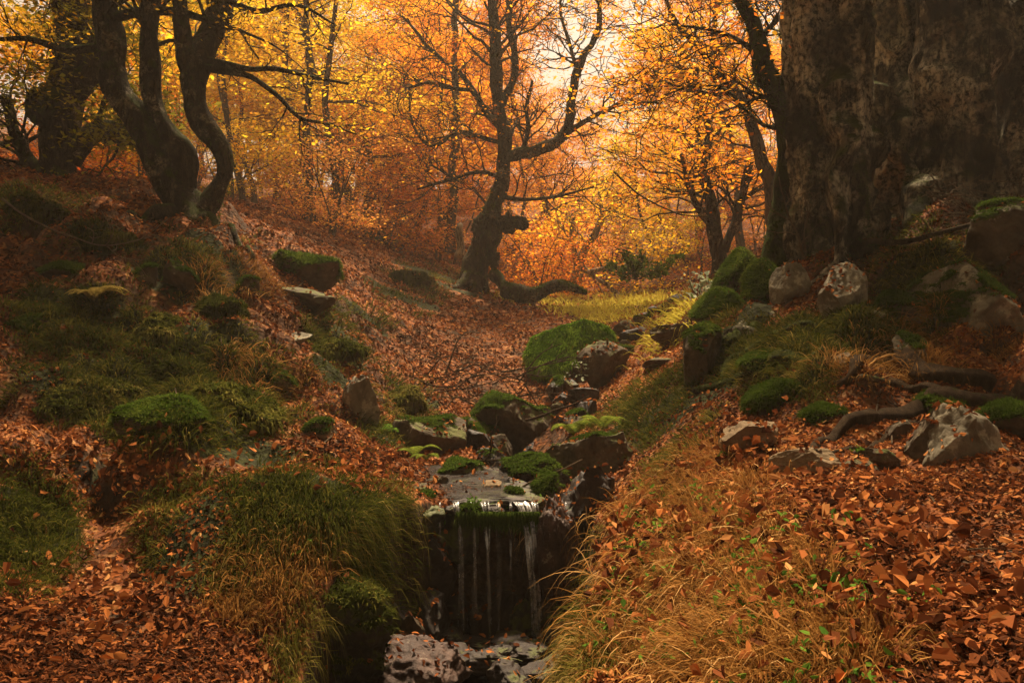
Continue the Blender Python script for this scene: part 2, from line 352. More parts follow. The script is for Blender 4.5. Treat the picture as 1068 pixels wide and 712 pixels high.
def greenw(x, y):
    w = np.zeros(len(x))
    for (a_, b, rx, ry) in _GC: w = np.maximum(w, 1 - sstep(.6, 1.3, np.sqrt(((x - a_) / rx) ** 2 + ((y - b) / ry) ** 2)))
    return w

def build_ground():
    ys = np.concatenate([np.linspace(-12, 1.5, 26)[:-1], np.exp(np.linspace(math.log(1.5), math.log(3.6), 150))[:-1], np.linspace(3.6, 4.2, 70)[:-1], np.exp(np.linspace(math.log(4.2), math.log(89), 330))])
    s = np.linspace(-1, 1, 560); w = np.where(ys > 1.5, ys * 1.2, 1.8 + (1.5 - ys) * 1.4)
    X = np.outer(w, s).ravel(); Y = np.repeat(ys, len(s)); Z = zg(X, Y)
    r, c = len(ys), len(s); i = np.arange(r - 1)[:, None] * c; j = np.arange(c - 1)[None]
    Q = np.stack([i + j, i + j + 1, i + c + j + 1, i + c + j], -1).reshape(-1, 4)
    mb = MB(); gw = np.zeros(len(X)); vis = (Y > 1.5) & (Y < 20); gw[vis] = greenw(X[vis], Y[vis])
    mb.add(np.stack([X, Y, Z], -1), Q, r=gw)
    m, nt, out = new_mat('forest_soil'); g = attr(nt, 'rnd')
    geo = N(nt, 'ShaderNodeNewGeometry'); sz = N(nt, 'ShaderNodeSeparateXYZ'); nt.links.new(geo.outputs['Normal'], sz.inputs[0])
    n1 = noise(nt, 3, 8, .65); n2 = noise(nt, 28, 6, .7); vo = N(nt, 'ShaderNodeTexVoronoi'); vo.inputs['Scale'].default_value = 26
    tc = N(nt, 'ShaderNodeTexCoord'); nt.links.new(tc.outputs['Object'], vo.inputs['Vector'])
    sx = N(nt, 'ShaderNodeSeparateColor'); nt.links.new(vo.outputs['Color'], sx.inputs[0])
    leafc = ramp(nt, sx.outputs[0], [(0, (.06, .022, .01)), (.4, (.16, .05, .018)), (.8, (.28, .10, .03)), (1, (.36, .17, .06))])
    soil = ramp(nt, n2, [(.3, (.02, .013, .008)), (.6, (.06, .035, .02)), (.8, (.12, .07, .04))])
    c_ = mix(nt, math_(nt, 'MULTIPLY', ramp(nt, n1, [(.35, (0, 0, 0)), (.55, (1, 1, 1))]), ramp(nt, sz.outputs['Z'], [(.45, (0, 0, 0)), (.75, (1, 1, 1))])), soil, leafc)
    moss = ramp(nt, n2, [(.35, (.012, .011, .005)), (.55, (.03, .032, .008)), (.75, (.06, .058, .012))])
    gf = math_(nt, 'ADD', g, math_(nt, 'MULTIPLY', math_(nt, 'SUBTRACT', noise(nt, 5, 5, .6), .5), 1.2))
    c_ = mix(nt, ramp(nt, gf, [(.4, (0, 0, 0)), (.65, (1, 1, 1))]), c_, moss)
    finish(nt, out, c_, .95, math_(nt, 'ADD', n2, vo.outputs['Distance']), .7, .03, .1)
    tag(mb.build('ground', m), kind='structure')
build_ground()

# ------------------------------------------------------------------ leaf shapes and grass
def leaf_shapes(mb, P, nrm, size, rnd, fold=.35, simple=False, g=rng):
    """oval leaves with a crease along the midrib; nrm = facing direction"""
    n = len(P); t = norm(np.cross(nrm, g.normal(size=(n, 3)))); b = np.cross(nrm, t)
    s = np.asarray(size).reshape(-1, 1) * np.ones((n, 1)); wd = g.uniform(.3, .8, (n, 1))
    if simple:
        V = np.stack([P - t * s * .5, P + b * s * wd * .5, P + t * s * .5, P - b * s * wd * .5], 1)
        Q = np.arange(n)[:, None] * 4 + np.arange(4)[None]
        mb.add(V.reshape(-1, 3), Q, r=np.repeat(rnd, 4)); return
    f = g.uniform(-.3, fold * 1.8, (n, 1)); cu = g.uniform(-.8, .8, (n, 1))
    def pt(u, v, lift):
        return P + t * s * (u - .5) + b * s * wd * v + nrm * s * (lift * f + cu * (u - .5) ** 2 * 4 * .4)
    w4 = g.uniform(.6, 1.25, (4, n, 1)); a_, b_ = g.uniform(.2, .4, (n, 1)), g.uniform(.62, .85, (n, 1))
    V = np.stack([pt(0, 0, 0), pt(a_, .45 * w4[0], .5), pt(b_, .38 * w4[1], .45), pt(1, 0, 0), pt(b_, -.38 * w4[2], .45), pt(a_, -.45 * w4[3], .5)], 1)
    k = np.arange(n)[:, None] * 6
    Q = np.vstack([k + np.array([[0, 3, 2, 1]]), k + np.array([[0, 5, 4, 3]])])
    mb.add(V.reshape(-1, 3), Q, r=np.repeat(rnd, 6))

def blades(mb, B, D, L, W, droop, rnd, seg=3, side=None):
    """tapered grass blades; D start direction, droop pulls the tip down"""
    n = len(B); L = np.asarray(L).reshape(-1, 1) * np.ones((n, 1)); W = np.asarray(W).reshape(-1, 1) * np.ones((n, 1)); droop = np.asarray(droop).reshape(-1, 1) * np.ones((n, 1))
    if side is None: side = norm(np.cross(D, rng.normal(size=(n, 3))))
    rows = []
    for k in range(seg + 1):
        t = k / seg; c = B + D * L * t * (1 - .3 * droop * t) + np.array([0, 0, -1.]) * L * droop * t * t * .8
        w = W * (1 - t ** 1.5 * .9) * .5; rows.append(np.stack([c - side * w, c + side * w], 1))
    V = np.concatenate(rows, 1).reshape(-1, 3); m = (seg + 1) * 2; b = np.arange(n)[:, None] * m
    Q = np.vstack([b + np.array([[2 * k, 2 * k + 1, 2 * k + 3, 2 * k + 2]]) for k in range(seg)])
    mb.add(V, Q, r=np.repeat(rnd, m))

def grass(name, label, spots, mat, tufts, per, length, width=.004, droop=(.5, 1.1), spread=.035, bias=0.0, up=.9, lim=None):
    mb = MB(); area = np.array([s[2] * s[3] for s in spots], float); ks = rng.choice(len(spots), tufts, p=area / area.sum())
    S = np.array([s[:4] for s in spots], float)[ks]; ang = rng.uniform(0, 2 * np.pi, tufts); rr = np.sqrt(rng.uniform(0, 1, tufts)) * 1.05
    px = S[:, 0] + S[:, 2] * rr * np.cos(ang); py = S[:, 1] + S[:, 3] * rr * np.sin(ang)
    C = hit(px, py)
    if lim: C = C[(C[:, 1] < lim)]
    keep = (channel(C[:, 0], C[:, 1]) < .3) & (vnoise(C * np.array([2.6, 2.6, 0]), 91) > rng.uniform(-.75, .1, len(C))); C = C[keep]
    sc = np.clip(C[:, 1] / 4, .8, 3.2)
    lenT = rng.uniform(.4, 1.4, len(C)); toneT = np.clip(rng.uniform(-.1, .5, len(C)) + .2 * vnoise(C * 1.5, 6), 0, .6)
    idx = np.repeat(np.arange(len(C)), per); n = len(idx); s_ = sc[idx]
    off = rng.normal(0, 1, (n, 2)) * spread * s_[:, None]
    x = C[idx, 0] + off[:, 0]; y = C[idx, 1] + off[:, 1]; nr = gnorm(x, y)
    B = np.stack([x, y, zg(x, y) - .005], -1)
    down = norm(np.stack([nr[:, 0], nr[:, 1], 0 * x], -1) + 1e-6)
    steep = np.clip(1 - nr[:, 2], 0, 1)[:, None]
    D = norm(np.array([0, 0, up]) + down * (.25 + 1.3 * steep) + np.stack([off[:, 0], off[:, 1], 0 * x], -1) / spread / s_[:, None] * .28 + rng.normal(0, .22, (n, 3)) + nr * .3)
    L = length * rng.uniform(.5, 1.3, n) * lenT[idx] * np.sqrt(s_); W = width * rng.uniform(.7, 1.4, n) * s_
    blades(mb, B, D, L, W, rng.uniform(*droop, n), np.clip(toneT[idx] + rng.uniform(0, .45, n) + bias, 0, 1))
    o = mb.build(name, mat, smooth=False); tag(o, label, 'grass', kind='stuff'); return o

# ------------------------------------------------------------------ leaf litter
def litter():
    n = 540000; g = rng
    px = g.uniform(-150, 1220, n); d = np.exp(g.uniform(math.log(1.25), math.log(32), n))
    x = (px - CX) / F * d; y = d; P2 = np.stack([x, y, 0 * x], -1)
    gw = np.zeros(n); m_ = y < 20; gw[m_] = greenw(x[m_], y[m_])
    keep = g.uniform(0, 1, n) > np.clip(gw * (.5 + .45 * sstep(-.3, .3, vnoise(P2 * 2.6, 91))) + .45 * sstep(.0, .5, vnoise(P2 * 2.3, 77)), 0, .95)
    ch = channel(x, y); keep &= (ch < .5) | (g.uniform(0, 1, n) < .25)
    tx = np.interp(y, [4.9, 5.4, 6, 6.6, 7.2, 8.0, 8.6], [-.02, .08, .12, .20, .12, -.05, -.2]); keep &= ~((np.abs(x - tx) < .27) & (y > 5.0) & (y < 8.3) & (g.uniform(0, 1, n) < .85))
    keep &= ~((px > 860) & (d < 2.6) & (g.uniform(0, 1, n) < .45)) & ~((px < 140) & (d > 2.8) & (d < 3.3) & (g.uniform(0, 1, n) < .8))
    x, y = x[keep], y[keep]; n = len(x); nr = gnorm(x, y, .05)
    keep = (nr[:, 2] > .5) | (g.uniform(0, 1, n) < .04); x, y, nr = x[keep], y[keep], nr[keep]; n = len(x)
    # heaps show lighter tones in drifts
    size = .027 * (.4 + 1.2 * g.beta(1.6, 2.2, n)) * np.clip(y / 5.5, .66, 3.2) ** .8
    P = np.stack([x, y, zg(x, y) + size * g.uniform(.05, .45, n)], -1)
    nn = norm(nr + g.normal(0, .38, (n, 3)))
    drift = vnoise(np.stack([x * .9, y * .9, 0 * x], -1), 40) * .2 + vnoise(np.stack([x * 4, y * 4, 0 * x], -1), 41) * .12
    tone = np.clip(g.beta(2.2, 2.4, n) + drift, 0, 1)
    mb = MB(); leaf_shapes(mb, P, nn, size, tone)
    tag(mb.build('fallen_leaves', M_litter, smooth=False), 'russet beech leaves carpeting the slopes and stream banks', 'fallen leaves', kind='stuff')
    # larger crisp leaves over the near right hump and the near left hollow
    spots = [(700,600,110,90,900),(860,560,160,70,600),(950,640,130,60,300),(110,640,90,60,300),(130,500,140,35,250),(380,490,60,25,300),(640,560,60,60,260),(760,470,60,30,300)]
    PX = np.concatenate([g.normal(s[0], s[2] * .6, s[4]) for s in spots]); PYY = np.concatenate([g.normal(s[1], s[3] * .6, s[4]) for s in spots])
    C = hit(PX, PYY); C = C[(C[:, 1] < 6) & (channel(C[:, 0], C[:, 1]) < .3)]; n = len(C); nr = gnorm(C[:, 0], C[:, 1], .05)
    size = .038 * g.uniform(.4, 1.25, n); C[:, 2] += size * g.uniform(.1, .6, n) + (g.uniform(0, 1, n) < .45) * g.uniform(.02, .075, n)
    mb = MB(); leaf_shapes(mb, C, norm(nr + g.normal(0, .45, (n, 3)) + [0, -.3, 0]), size, np.clip(g.beta(3, 2.2, n), 0, 1), .6)
    tag(mb.build('curled_leaves', M_litter, smooth=False), 'larger curled orange leaves lying on top of the near banks', 'fallen leaves', kind='stuff')
litter()

grass('green_grass', 'green grass tussocks hanging down the left bank and right bank of the stream', GREEN, M_green, 3200, 30, .13, .0042, bias=-.05)
grass('dry_grass', 'straw coloured dry grass on the near right hump and left bank', DRY, M_dry, 1500, 20, .16, .0036, droop=(.4, 1.0), spread=.03)
grass('yellow_grass', 'yellow grass in the sunny clearing beyond the mossy boulder', YEL, M_yellow, 420, 20, .19, .005, bias=.0, spread=.07)
grass('hanging_grass', 'long pale blades drooping over the near left bank edge', [(235,585,60,28),(300,560,60,25),(375,565,50,25),(395,545,30,20),(312,640,16,36),(300,690,16,30)], mat=M_green, tufts=330, per=24, length=.16, width=.0035, droop=(1.0, 1.6), bias=.25, spread=.025)
grass('edge_grass', 'green and straw blades drooping off the left edge of the near right hump', [(620,640,45,60),(650,570,25,35),(690,500,20,40),(600,690,35,25)], mat=M_green, tufts=420, per=20, length=.16, width=.0036, droop=(.8, 1.4), bias=.28, spread=.025)
def straw():
    g = rng; n = 3200; C = hit(g.normal(715, 75, n), g.normal(600, 80, n)); C = C[(C[:, 1] < 4.2) & (channel(C[:, 0], C[:, 1]) < .3)]; n = len(C)
    D = norm(np.stack([g.normal(-.35, .6, n), g.normal(-.6, .4, n), g.uniform(.1, .9, n)], -1)); C[:, 2] -= .005
    mb = MB(); blades(mb, C, D, g.uniform(.12, .34, n), .0038, g.uniform(.5, 1.3, n), g.uniform(.45, 1, n), 5)
    tag(mb.build('straw_stalks', M_dry, smooth=False), 'long bent straw stalks lying across the near right hump', 'grass', kind='stuff')
    mb = MB(); n = 150; C = hit(g.normal(690, 120, n), g.normal(610, 70, n)); C = C[(C[:, 1] < 4.2) & (channel(C[:, 0], C[:, 1]) < .3)]
    K = 9; idx = np.repeat(np.arange(len(C)), K); off = g.normal(0, .022, (len(idx), 3)); off[:, 2] = np.abs(off[:, 2]) + .02
    leaf_shapes(mb, C[idx] + off, norm(g.normal(0, .5, (len(idx), 3)) + [0, -.3, 1]), g.uniform(.014, .028, len(idx)), g.uniform(0, 1, len(idx)), .2)
    tag(mb.build('ground_herbs', M_herb, smooth=False), 'small green herb leaves among the straw of the near right hump', 'ground cover', kind='stuff')
straw()

# ------------------------------------------------------------------ rocks
_ico = {}
def ico(sub):
    if sub not in _ico:
        bm = bmesh.new(); bmesh.ops.create_icosphere(bm, subdivisions=sub, radius=1); bm.verts.ensure_lookup_table()
        _ico[sub] = (np.array([v.co[:] for v in bm.verts]), np.array([[v.index for v in f.verts] for f in bm.faces])); bm.free()
    return _ico[sub]
def rock_verts(seed, dims, sub=5, cuts=11, rough=.05, rotz=0.0, tilt=0.0, flat=None, cutd=(.42, .80)):
    g = np.random.default_rng(seed); V, T = ico(sub); V = V.copy()
    for k in range(cuts):
        n = norm(g.normal(size=3)); dd = g.uniform(*cutd); s = V @ n - dd
        V = V - np.outer(np.maximum(s, 0) * .96, n)
    if flat is not None: V[:, 2] = np.minimum(V[:, 2], flat + .05 * fbm(V * 3, 2, seed))
    V = V + norm(V) * (rough * fbm(V * 2.1 + seed, 4, seed))[:, None] + norm(V) * (rough * .5 * fbm(V * 8 + seed, 4, seed + 3))[:, None] + norm(V) * (rough * .5 * np.abs(vnoise(V * np.array([2, 2, 7.]) + seed, seed + 5)))[:, None]
    V = V / np.abs(V).max(axis=0); V = V * np.array(dims) / 2
    c, s = math.cos(tilt), math.sin(tilt); V = V @ np.array([[c, 0, -s], [0, 1, 0], [s, 0, c]])
    c, s = math.cos(rotz), math.sin(rotz); V = V @ np.array([[c, s, 0], [-s, c, 0], [0, 0, 1]])
    return V, T
def vnormals(V, T):
    fn = np.cross(V[T[:, 1]] - V[T[:, 0]], V[T[:, 2]] - V[T[:, 0]]); n = np.zeros_like(V)
    for k in range(3): np.add.at(n, T[:, k], fn)
    return norm(n)
def moss_on(parent, V, T, mat, amount=.3, ln=.02, dens=5000, seed=1, droop=.6, thick=.018):
    g = np.random.default_rng(seed); nn = vnormals(V, T); w = nn[:, 2] + .5 * fbm(V * 6, 4, seed)
    wm = w[T].mean(1); tri = T[wm > amount + .12]; tb = T[wm > amount - .18]; wb = np.clip((wm[wm > amount - .18] - amount + .18) / .4, .08, 1)
    if len(tri) < 5: return
    mb = MB(); S = V + nn * thick * np.clip((w - amount + .1) * 3, -.5, 1)[:, None]
    mb.add(S, t=tri, r=.15)
    tri = tb; ar = wb * np.linalg.norm(np.cross(V[tri[:, 1]] - V[tri[:, 0]], V[tri[:, 2]] - V[tri[:, 0]]), axis=1)
    k = g.choice(len(tri), dens, p=ar / ar.sum()); ab = g.dirichlet((1, 1, 1), dens)
    B = (S[tri[k]] * ab[..., None]).sum(1); NN = norm((nn[tri[k]] * ab[..., None]).sum(1))
    D = norm(NN + g.normal(0, .45, (dens, 3)) + [0, 0, -.1])
    cl = np.clip(.38 + .3 * fbm(B * 14, 2, seed) + .25 * vnoise(B * 4, seed), 0, .75)
    blades(mb, B - NN * .004, D, ln * np.sqrt(wb[k]) * g.uniform(.4, 1.5, dens), ln * .17, droop * g.uniform(.4, 1.4, dens), cl + g.uniform(0, .25, dens), 2)
    mb.build('moss', mat, parent, smooth=True)
_stone_leaves = []
def rock(label, px, py, d, w, h, dep, mat, seed, moss=None, rotz=0.0, tilt=0.0, name='rock', sub=5, cuts=11, flat=None, rough=.05, mossmat=None, mdens=5000, mln=.028, cat='rock', droop=.6, fix=False):
    if d > 3.2 and not fix:
        b = hit([px], [py + h * .30])[0]; d = float(b[1]) + min(dep * .35, .25)
    c = at(px, py, d); dims = (w / F * d * 1.04, dep, h / F * d * 1.15)
    V, T = rock_verts(seed, dims, 6 if sub == 5 else 5, cuts + 4 if cuts > 7 else cuts, rough, rotz, tilt, flat)
    o = thing(name, c, label, cat); mb = MB(); mb.add(V + c, t=T); mb.build('stone', mat, o)
    nn = vnormals(V, T); top = np.where(nn[:, 2] > .55)[0]; g2 = np.random.default_rng(seed)
    k = int(min(160, (4 if name == 'mossy_hummock' else 1.6) * w * h / 3000 * (d / 5) * 22 + 3)) if name != 'mossy_boulder' else 8
    if len(top) > 5:
        i = g2.choice(top, k); _stone_leaves.append(np.hstack([V[i] + c, nn[i], np.full((k, 1), min(max(d / 5.5, .8), 2))]))
    if moss is not None: moss_on(o, V + c, T, mossmat or M_moss, moss, mln, mdens, seed, droop)
    return o
R = rock
B_ = M_rock_brown; P_ = M_rock_pale; W_ = M_rock_wet
R('rounded boulder capped with thick vivid green moss above the stream', 596, 372, 8.2, 90, 90, .8, B_, 11, moss=-.25, name='mossy_boulder', mossmat=M_brightmoss, mdens=22000, mln=.055, cuts=4, rough=.03, cat='boulder', droop=1.2)
R('rounded brown boulder just right of the vivid green mossy boulder', 630, 387, 7.8, 56, 58, .5, B_, 12, name='boulder', cat='boulder', cuts=6)
R('large dark wedge shaped boulder in mid stream with olive left face', 528, 438, 6.7, 98, 70, .75, B_, 13, fix=True, moss=.55, tilt=-.15, name='boulder', cat='boulder', rotz=.3)
R('low pale boulder with lichen crust left of the mid stream boulder', 456, 460, 5.9, 88, 50, .5, B_, 14, fix=True, moss=.8, name='boulder', cat='boulder', flat=.5)
R('broad olive grey boulder sloping down right of the stream above the fall', 618, 477, 5.0, 112, 64, .55, B_, 15, fix=True, moss=.75, tilt=-.22, name='boulder', cat='boulder', cuts=8, flat=.55)
R('dark wet boulder under the left end of the sloping olive boulder', 558, 497, 4.85, 82, 46, .4, W_, 16, fix=True, moss=.6, name='boulder', cat='boulder')
R('pale upright stone on the leafy left bank', 380, 426, 6.1, 46, 62, .3, P_, 17, name='rock', rotz=.4, cuts=9)
R('small dark boulder wedged left of the mid stream boulder', 492, 458, 6.3, 50, 40, .35, B_, 18, fix=True, moss=.6)
R('small orange brown stone on the slab at the lip of the fall', 511, 511, 4.35, 24, 20, .14, M_rock_tan, 19, fix=True)
R('small tan stone behind the slab beside the thin branch', 492, 492, 5.0, 34, 16, .25, M_rock_tan, 20, fix=True, sub=4)
R('small dark reddish stone below the mid stream boulder', 545, 470, 5.7, 44, 20, .3, W_, 21, sub=4)
R('upright mossy stone right of the fall lip', 572, 520, 4.28, 34, 52, .25, B_, 22, fix=True, moss=.5)
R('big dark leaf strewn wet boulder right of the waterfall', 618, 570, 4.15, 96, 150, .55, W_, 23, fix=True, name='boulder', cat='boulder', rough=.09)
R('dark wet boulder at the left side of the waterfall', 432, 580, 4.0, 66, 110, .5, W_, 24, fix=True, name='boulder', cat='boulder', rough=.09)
R('wet mottled reddish boulder at the foot of the waterfall', 442, 702, 3.15, 140, 72, .5, M_rock_red, 25, fix=True, name='boulder', cat='boulder', rough=.08)
R('pointed brown stone standing behind the wet reddish boulder', 432, 664, 3.45, 36, 44, .14, B_, 26, fix=True, cuts=14)
R('large dark mossy boulder in the near left gully', 350, 662, 3.05, 150, 120, .5, M_rock_wetmoss, 227, cuts=5, rough=.1, moss=.35, name='boulder', cat='boulder', mdens=6000, mossmat=M_tussock, mln=.035)
R('dark wet rock leaning on the near left edge of the gully', 305, 690, 2.85, 70, 70, .4, W_, 128, fix=True, cuts=9)
R('reddish wet boulder tucked between the waterfall and the dry grass hump', 592, 590, 3.95, 70, 130, .4, M_rock_red, 129, fix=True, rough=.1, name='boulder', cat='boulder')
R('small wet stone in the pool below the fall', 530, 672, 3.7, 50, 26, .3, W_, 28, fix=True, sub=4)
R('squat wet stone at the right edge of the pool', 592, 690, 3.3, 40, 30, .25, W_, 61, fix=True, sub=4)
R('round boulder with dark moss cap on the left slope', 316, 282, 9.6, 74, 46, .8, B_, 29, moss=.1, name='mossy_boulder', cat='boulder', mdens=7000, mln=.05, cuts=6)
R('dark brown rock ledge below the moss capped boulder on the left slope', 322, 312, 9.0, 64, 30, .7, B_, 30)
R('grey half buried stone on the left bank below the twin stemmed tree', 186, 294, 6.8, 42, 40, .35, B_, 31, moss=.5)
R('small grey stone left of the half buried stone below the twin stemmed tree', 151, 292, 6.7, 36, 30, .3, B_, 32, moss=.5)
R('flat pale stone on the leafy slope in the left middle', 308, 354, 6.9, 34, 14, .25, P_, 33, sub=4)
R('dim rounded stone at the left edge of the photo', 28, 350, 5.5, 54, 38, .35, B_, 34, moss=.6)
R('low mossy stone on the upper left bank', 62, 284, 6.2, 56, 18, .35, B_, 35, moss=.35)
R('mossy ledge stone at the foot of the left grassy bank', 160, 440, 4.9, 110, 44, .3, B_, 36, moss=.15, mdens=5000)
R('low mossy boulder in the distance left of the knobbly tree', 402, 250, 15.5, 42, 20, .7, B_, 37, moss=.2, mln=.05)
R('brown angular stone beside the upper stream', 706, 350, 9.6, 54, 34, .5, B_, 38)
R('flat slab stone in the upper stream', 690, 378, 8.4, 46, 20, .5, B_, 39, flat=.4)
R('dark reddish stone right behind the vivid green mossy boulder', 664, 352, 9.4, 44, 26, .5, W_, 40)
R('tall blocky mossy rock at the foot of the right bank', 734, 376, 7.2, 50, 66, .5, B_, 41, moss=.5, cuts=7)
R('upright pale stone between the mossy stem and the giant trunk', 824, 297, 6.0, 40, 68, .3, P_, 42, cuts=9)
R('pale pitted boulder at the foot of the giant trunk', 872, 310, 5.35, 60, 72, .35, P_, 43, tilt=.4)
R('flat pale stone on moss right of the pitted boulder', 904, 330, 5.0, 36, 16, .25, P_, 44, sub=4)
R('small white blotched stone on the right bank under the giant tree', 971, 297, 5.05, 38, 20, .2, P_, 45, sub=4)
R('large lichen covered boulder with mossy top at the right edge', 1020, 330, 4.8, 130, 104, .7, P_, 46, moss=.6, name='boulder', cat='boulder', mdens=5000)
R('tall mossy boulder in the upper right corner of the bank', 1046, 262, 5.6, 100, 84, .7, B_, 47, moss=.4, name='boulder', cat='boulder', mdens=5000)
R('small square tan stone above the crossing roots', 880, 376, 4.35, 24, 20, .14, M_rock_tan, 48, cuts=14, sub=4)
R('flat topped brown block on the right bank above the dry grass', 786, 461, 3.6, 72, 48, .3, M_rock_tan, 49, flat=.45, cuts=13)
R('long rounded tan stone lying on the leaves of the right bank', 846, 486, 3.25, 84, 34, .16, M_rock_tan, 50, cuts=7)
R('small dark stone with pale rim right of the long tan stone', 899, 504, 3.05, 56, 44, .17, B_, 51)
R('large angular white lichened stone in the right foreground', 1004, 475, 3.05, 100, 90, .3, P_, 52, tilt=.35, cuts=13, rough=.06)
R('narrow brown stone leaning on the large angular white stone', 966, 470, 3.1, 40, 76, .16, B_, 53, tilt=-.2)
R('small stone cut by the right edge below the white stone', 1060, 532, 2.7, 54, 20, .12, M_rock_tan, 54, tilt=.3, sub=4)
R('small hummock stone topped with dark green moss on the right bank', 812, 420, 4.0, 62, 36, .26, B_, 55, moss=-.2, name='mossy_rock', mdens=9000, mln=.03, cuts=5)
R('small upright stone among the roots of the right bank', 940, 452, 3.5, 26, 26, .1, B_, 56, sub=4)
R('grey brown stone between roots left of the narrow leaning stone', 912, 478, 3.3, 44, 22, .14, B_, 57, sub=4)
R('dark mossy boulder at the right edge above the white stone', 1056, 442, 3.5, 84, 44, .3, B_, 58, moss=.3)
R('pinkish pebble beside the dark stone with pale rim', 932, 506, 2.95, 22, 14, .06, P_, 59, sub=4)
R('brown stone under the arching root', 898, 402, 4.15, 44, 24, .16, B_, 60, sub=4)

for k in range(84):                       # stones scattered down the stream bed
    g2 = np.random.default_rng(900 + k); d_ = float(np.exp(g2.uniform(math.log(4.75), math.log(12.5))))
    x_ = float(np.interp(d_, [4.7, 5.4, 6, 6.6, 7.2, 8.0, 9, 10.5, 12.5], [-.05, .05, .10, .18, .2, .25, 1.1, 1.9, 2.2])) + g2.normal(0, .22); w_ = g2.uniform(.1, .34); z_ = gz(x_, d_)
    zone = 'just above the slab' if d_ < 5.6 else ('beside the mid stream boulder' if d_ < 7.2 else ('under the vivid green boulder' if d_ < 8.8 else 'leading up to the clearing'))
    lab_ = ('large ' if w_ > .22 else 'small ') + ('mossy ' if k % 4 == 0 else '') + ('dark wet' if k % 3 else 'brown') + ' stone in the stream bed ' + zone
    R(lab_, CX + F * x_ / d_, CY - F * (z_ + w_ * .12) / d_, d_, w_ * F / d_, w_ * g2.uniform(.45, .9) * F / d_, w_ * g2.uniform(.6, 1.1), W_ if k % 3 else B_, 900 + k, moss=.6 if k % 4 == 0 else None, rotz=g2.uniform(0, 3), tilt=g2.normal(0, .3), sub=4, fix=True, mdens=1200)
for o in col.objects:
    if ' stone in the stream bed ' in o.get('label', ''): o['group'] = o['label'].replace('stone in', 'stones in')
for k, (px, py, d_, w, h) in enumerate([(440, 540, 3.98, 50, 60), (446, 600, 3.9, 44, 80), (438, 650, 3.75, 60, 60), (572, 560, 4.05, 40, 70), (580, 625, 3.95, 50, 80), (588, 668, 3.7, 50, 40), (470, 560, 4.03, 60, 60), (515, 640, 4.0, 70, 70), (472, 640, 4.0, 70, 60), (545, 650, 3.95, 50, 50),
    (480, 684, 3.5, 44, 22), (508, 690, 3.4, 46, 22), (552, 680, 3.6, 50, 24), (530, 705, 3.1, 50, 24), (496, 672, 3.75, 34, 18), (566, 700, 3.2, 40, 26), (400, 640, 3.5, 60, 70), (385, 600, 3.45, 70, 60), (520, 678, 3.6, 30, 16), (470, 668, 3.75, 40, 22)]):
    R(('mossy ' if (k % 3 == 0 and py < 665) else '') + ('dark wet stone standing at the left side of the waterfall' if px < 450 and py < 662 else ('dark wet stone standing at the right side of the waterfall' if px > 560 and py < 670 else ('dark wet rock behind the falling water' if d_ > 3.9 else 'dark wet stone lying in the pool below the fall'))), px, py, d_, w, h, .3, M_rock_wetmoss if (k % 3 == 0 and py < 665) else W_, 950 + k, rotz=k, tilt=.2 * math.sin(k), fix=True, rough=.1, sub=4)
for o in col.objects:
    if any(t_ in o.get('label', '') for t_ in ('side of the waterfall', 'behind the falling', 'lying in the pool')) and 'boulder' not in o['label']: o['group'] = o['label'].replace('stone', 'stones').replace('rock', 'rocks')
for k, (px, py, d_, w, h) in enumerate([(446, 520, 4.12, 22, 14), (470, 531, 4.0, 16, 9), (560, 530, 4.05, 26, 22), (536, 520, 4.2, 26, 16), (455, 503, 4.5, 24, 12), (530, 505, 4.55, 26, 14), (492, 532, 3.99, 14, 8), (519, 531, 4.0, 18, 10), (438, 512, 4.25, 26, 16)]):
    R('small dark pebble number on the lip of the slab'.replace(' number', ''), px, py, d_, w, h, .1, W_ if k % 2 else B_, 980 + k, rotz=k, fix=True, rough=.08, sub=4, moss=.5 if k % 3 == 0 else None, mdens=700)
    [o for o in col.objects if o.parent is None and o.type == 'EMPTY'][-1]['group'] = 'small dark pebbles on the lip of the slab'
for (lab, px, py, w, h, mt, sd, ms) in [('half buried stone under the giant beech between the two pale boulders', 935, 322, 54, 34, B_, 301, .2), ('brown stone at the edge of the roots right of the tan block', 856, 440, 40, 28, B_, 302, .5),
    ('low mossy stone above the small hummock stone', 800, 384, 54, 30, B_, 303, .1), ('grey stone half sunk in grass above the crossing roots', 948, 366, 44, 30, P_, 304, .6), ('flat dark stone behind the large angular white stone', 985, 425, 56, 28, B_, 305, .4),
    ('brown stone on the slope below the twin stemmed tree', 258, 300, 36, 26, B_, 306, .4), ('dark stone sunk in the left bank beside the leafy path', 292, 400, 44, 32, B_, 307, .3), ('small stone at the foot of the left grassy bank', 335, 452, 34, 22, M_rock_tan, 308, .7)]:
    R(lab, px, py, 5, w, h, w / F * 4.5, mt, sd, moss=ms, rotz=sd)
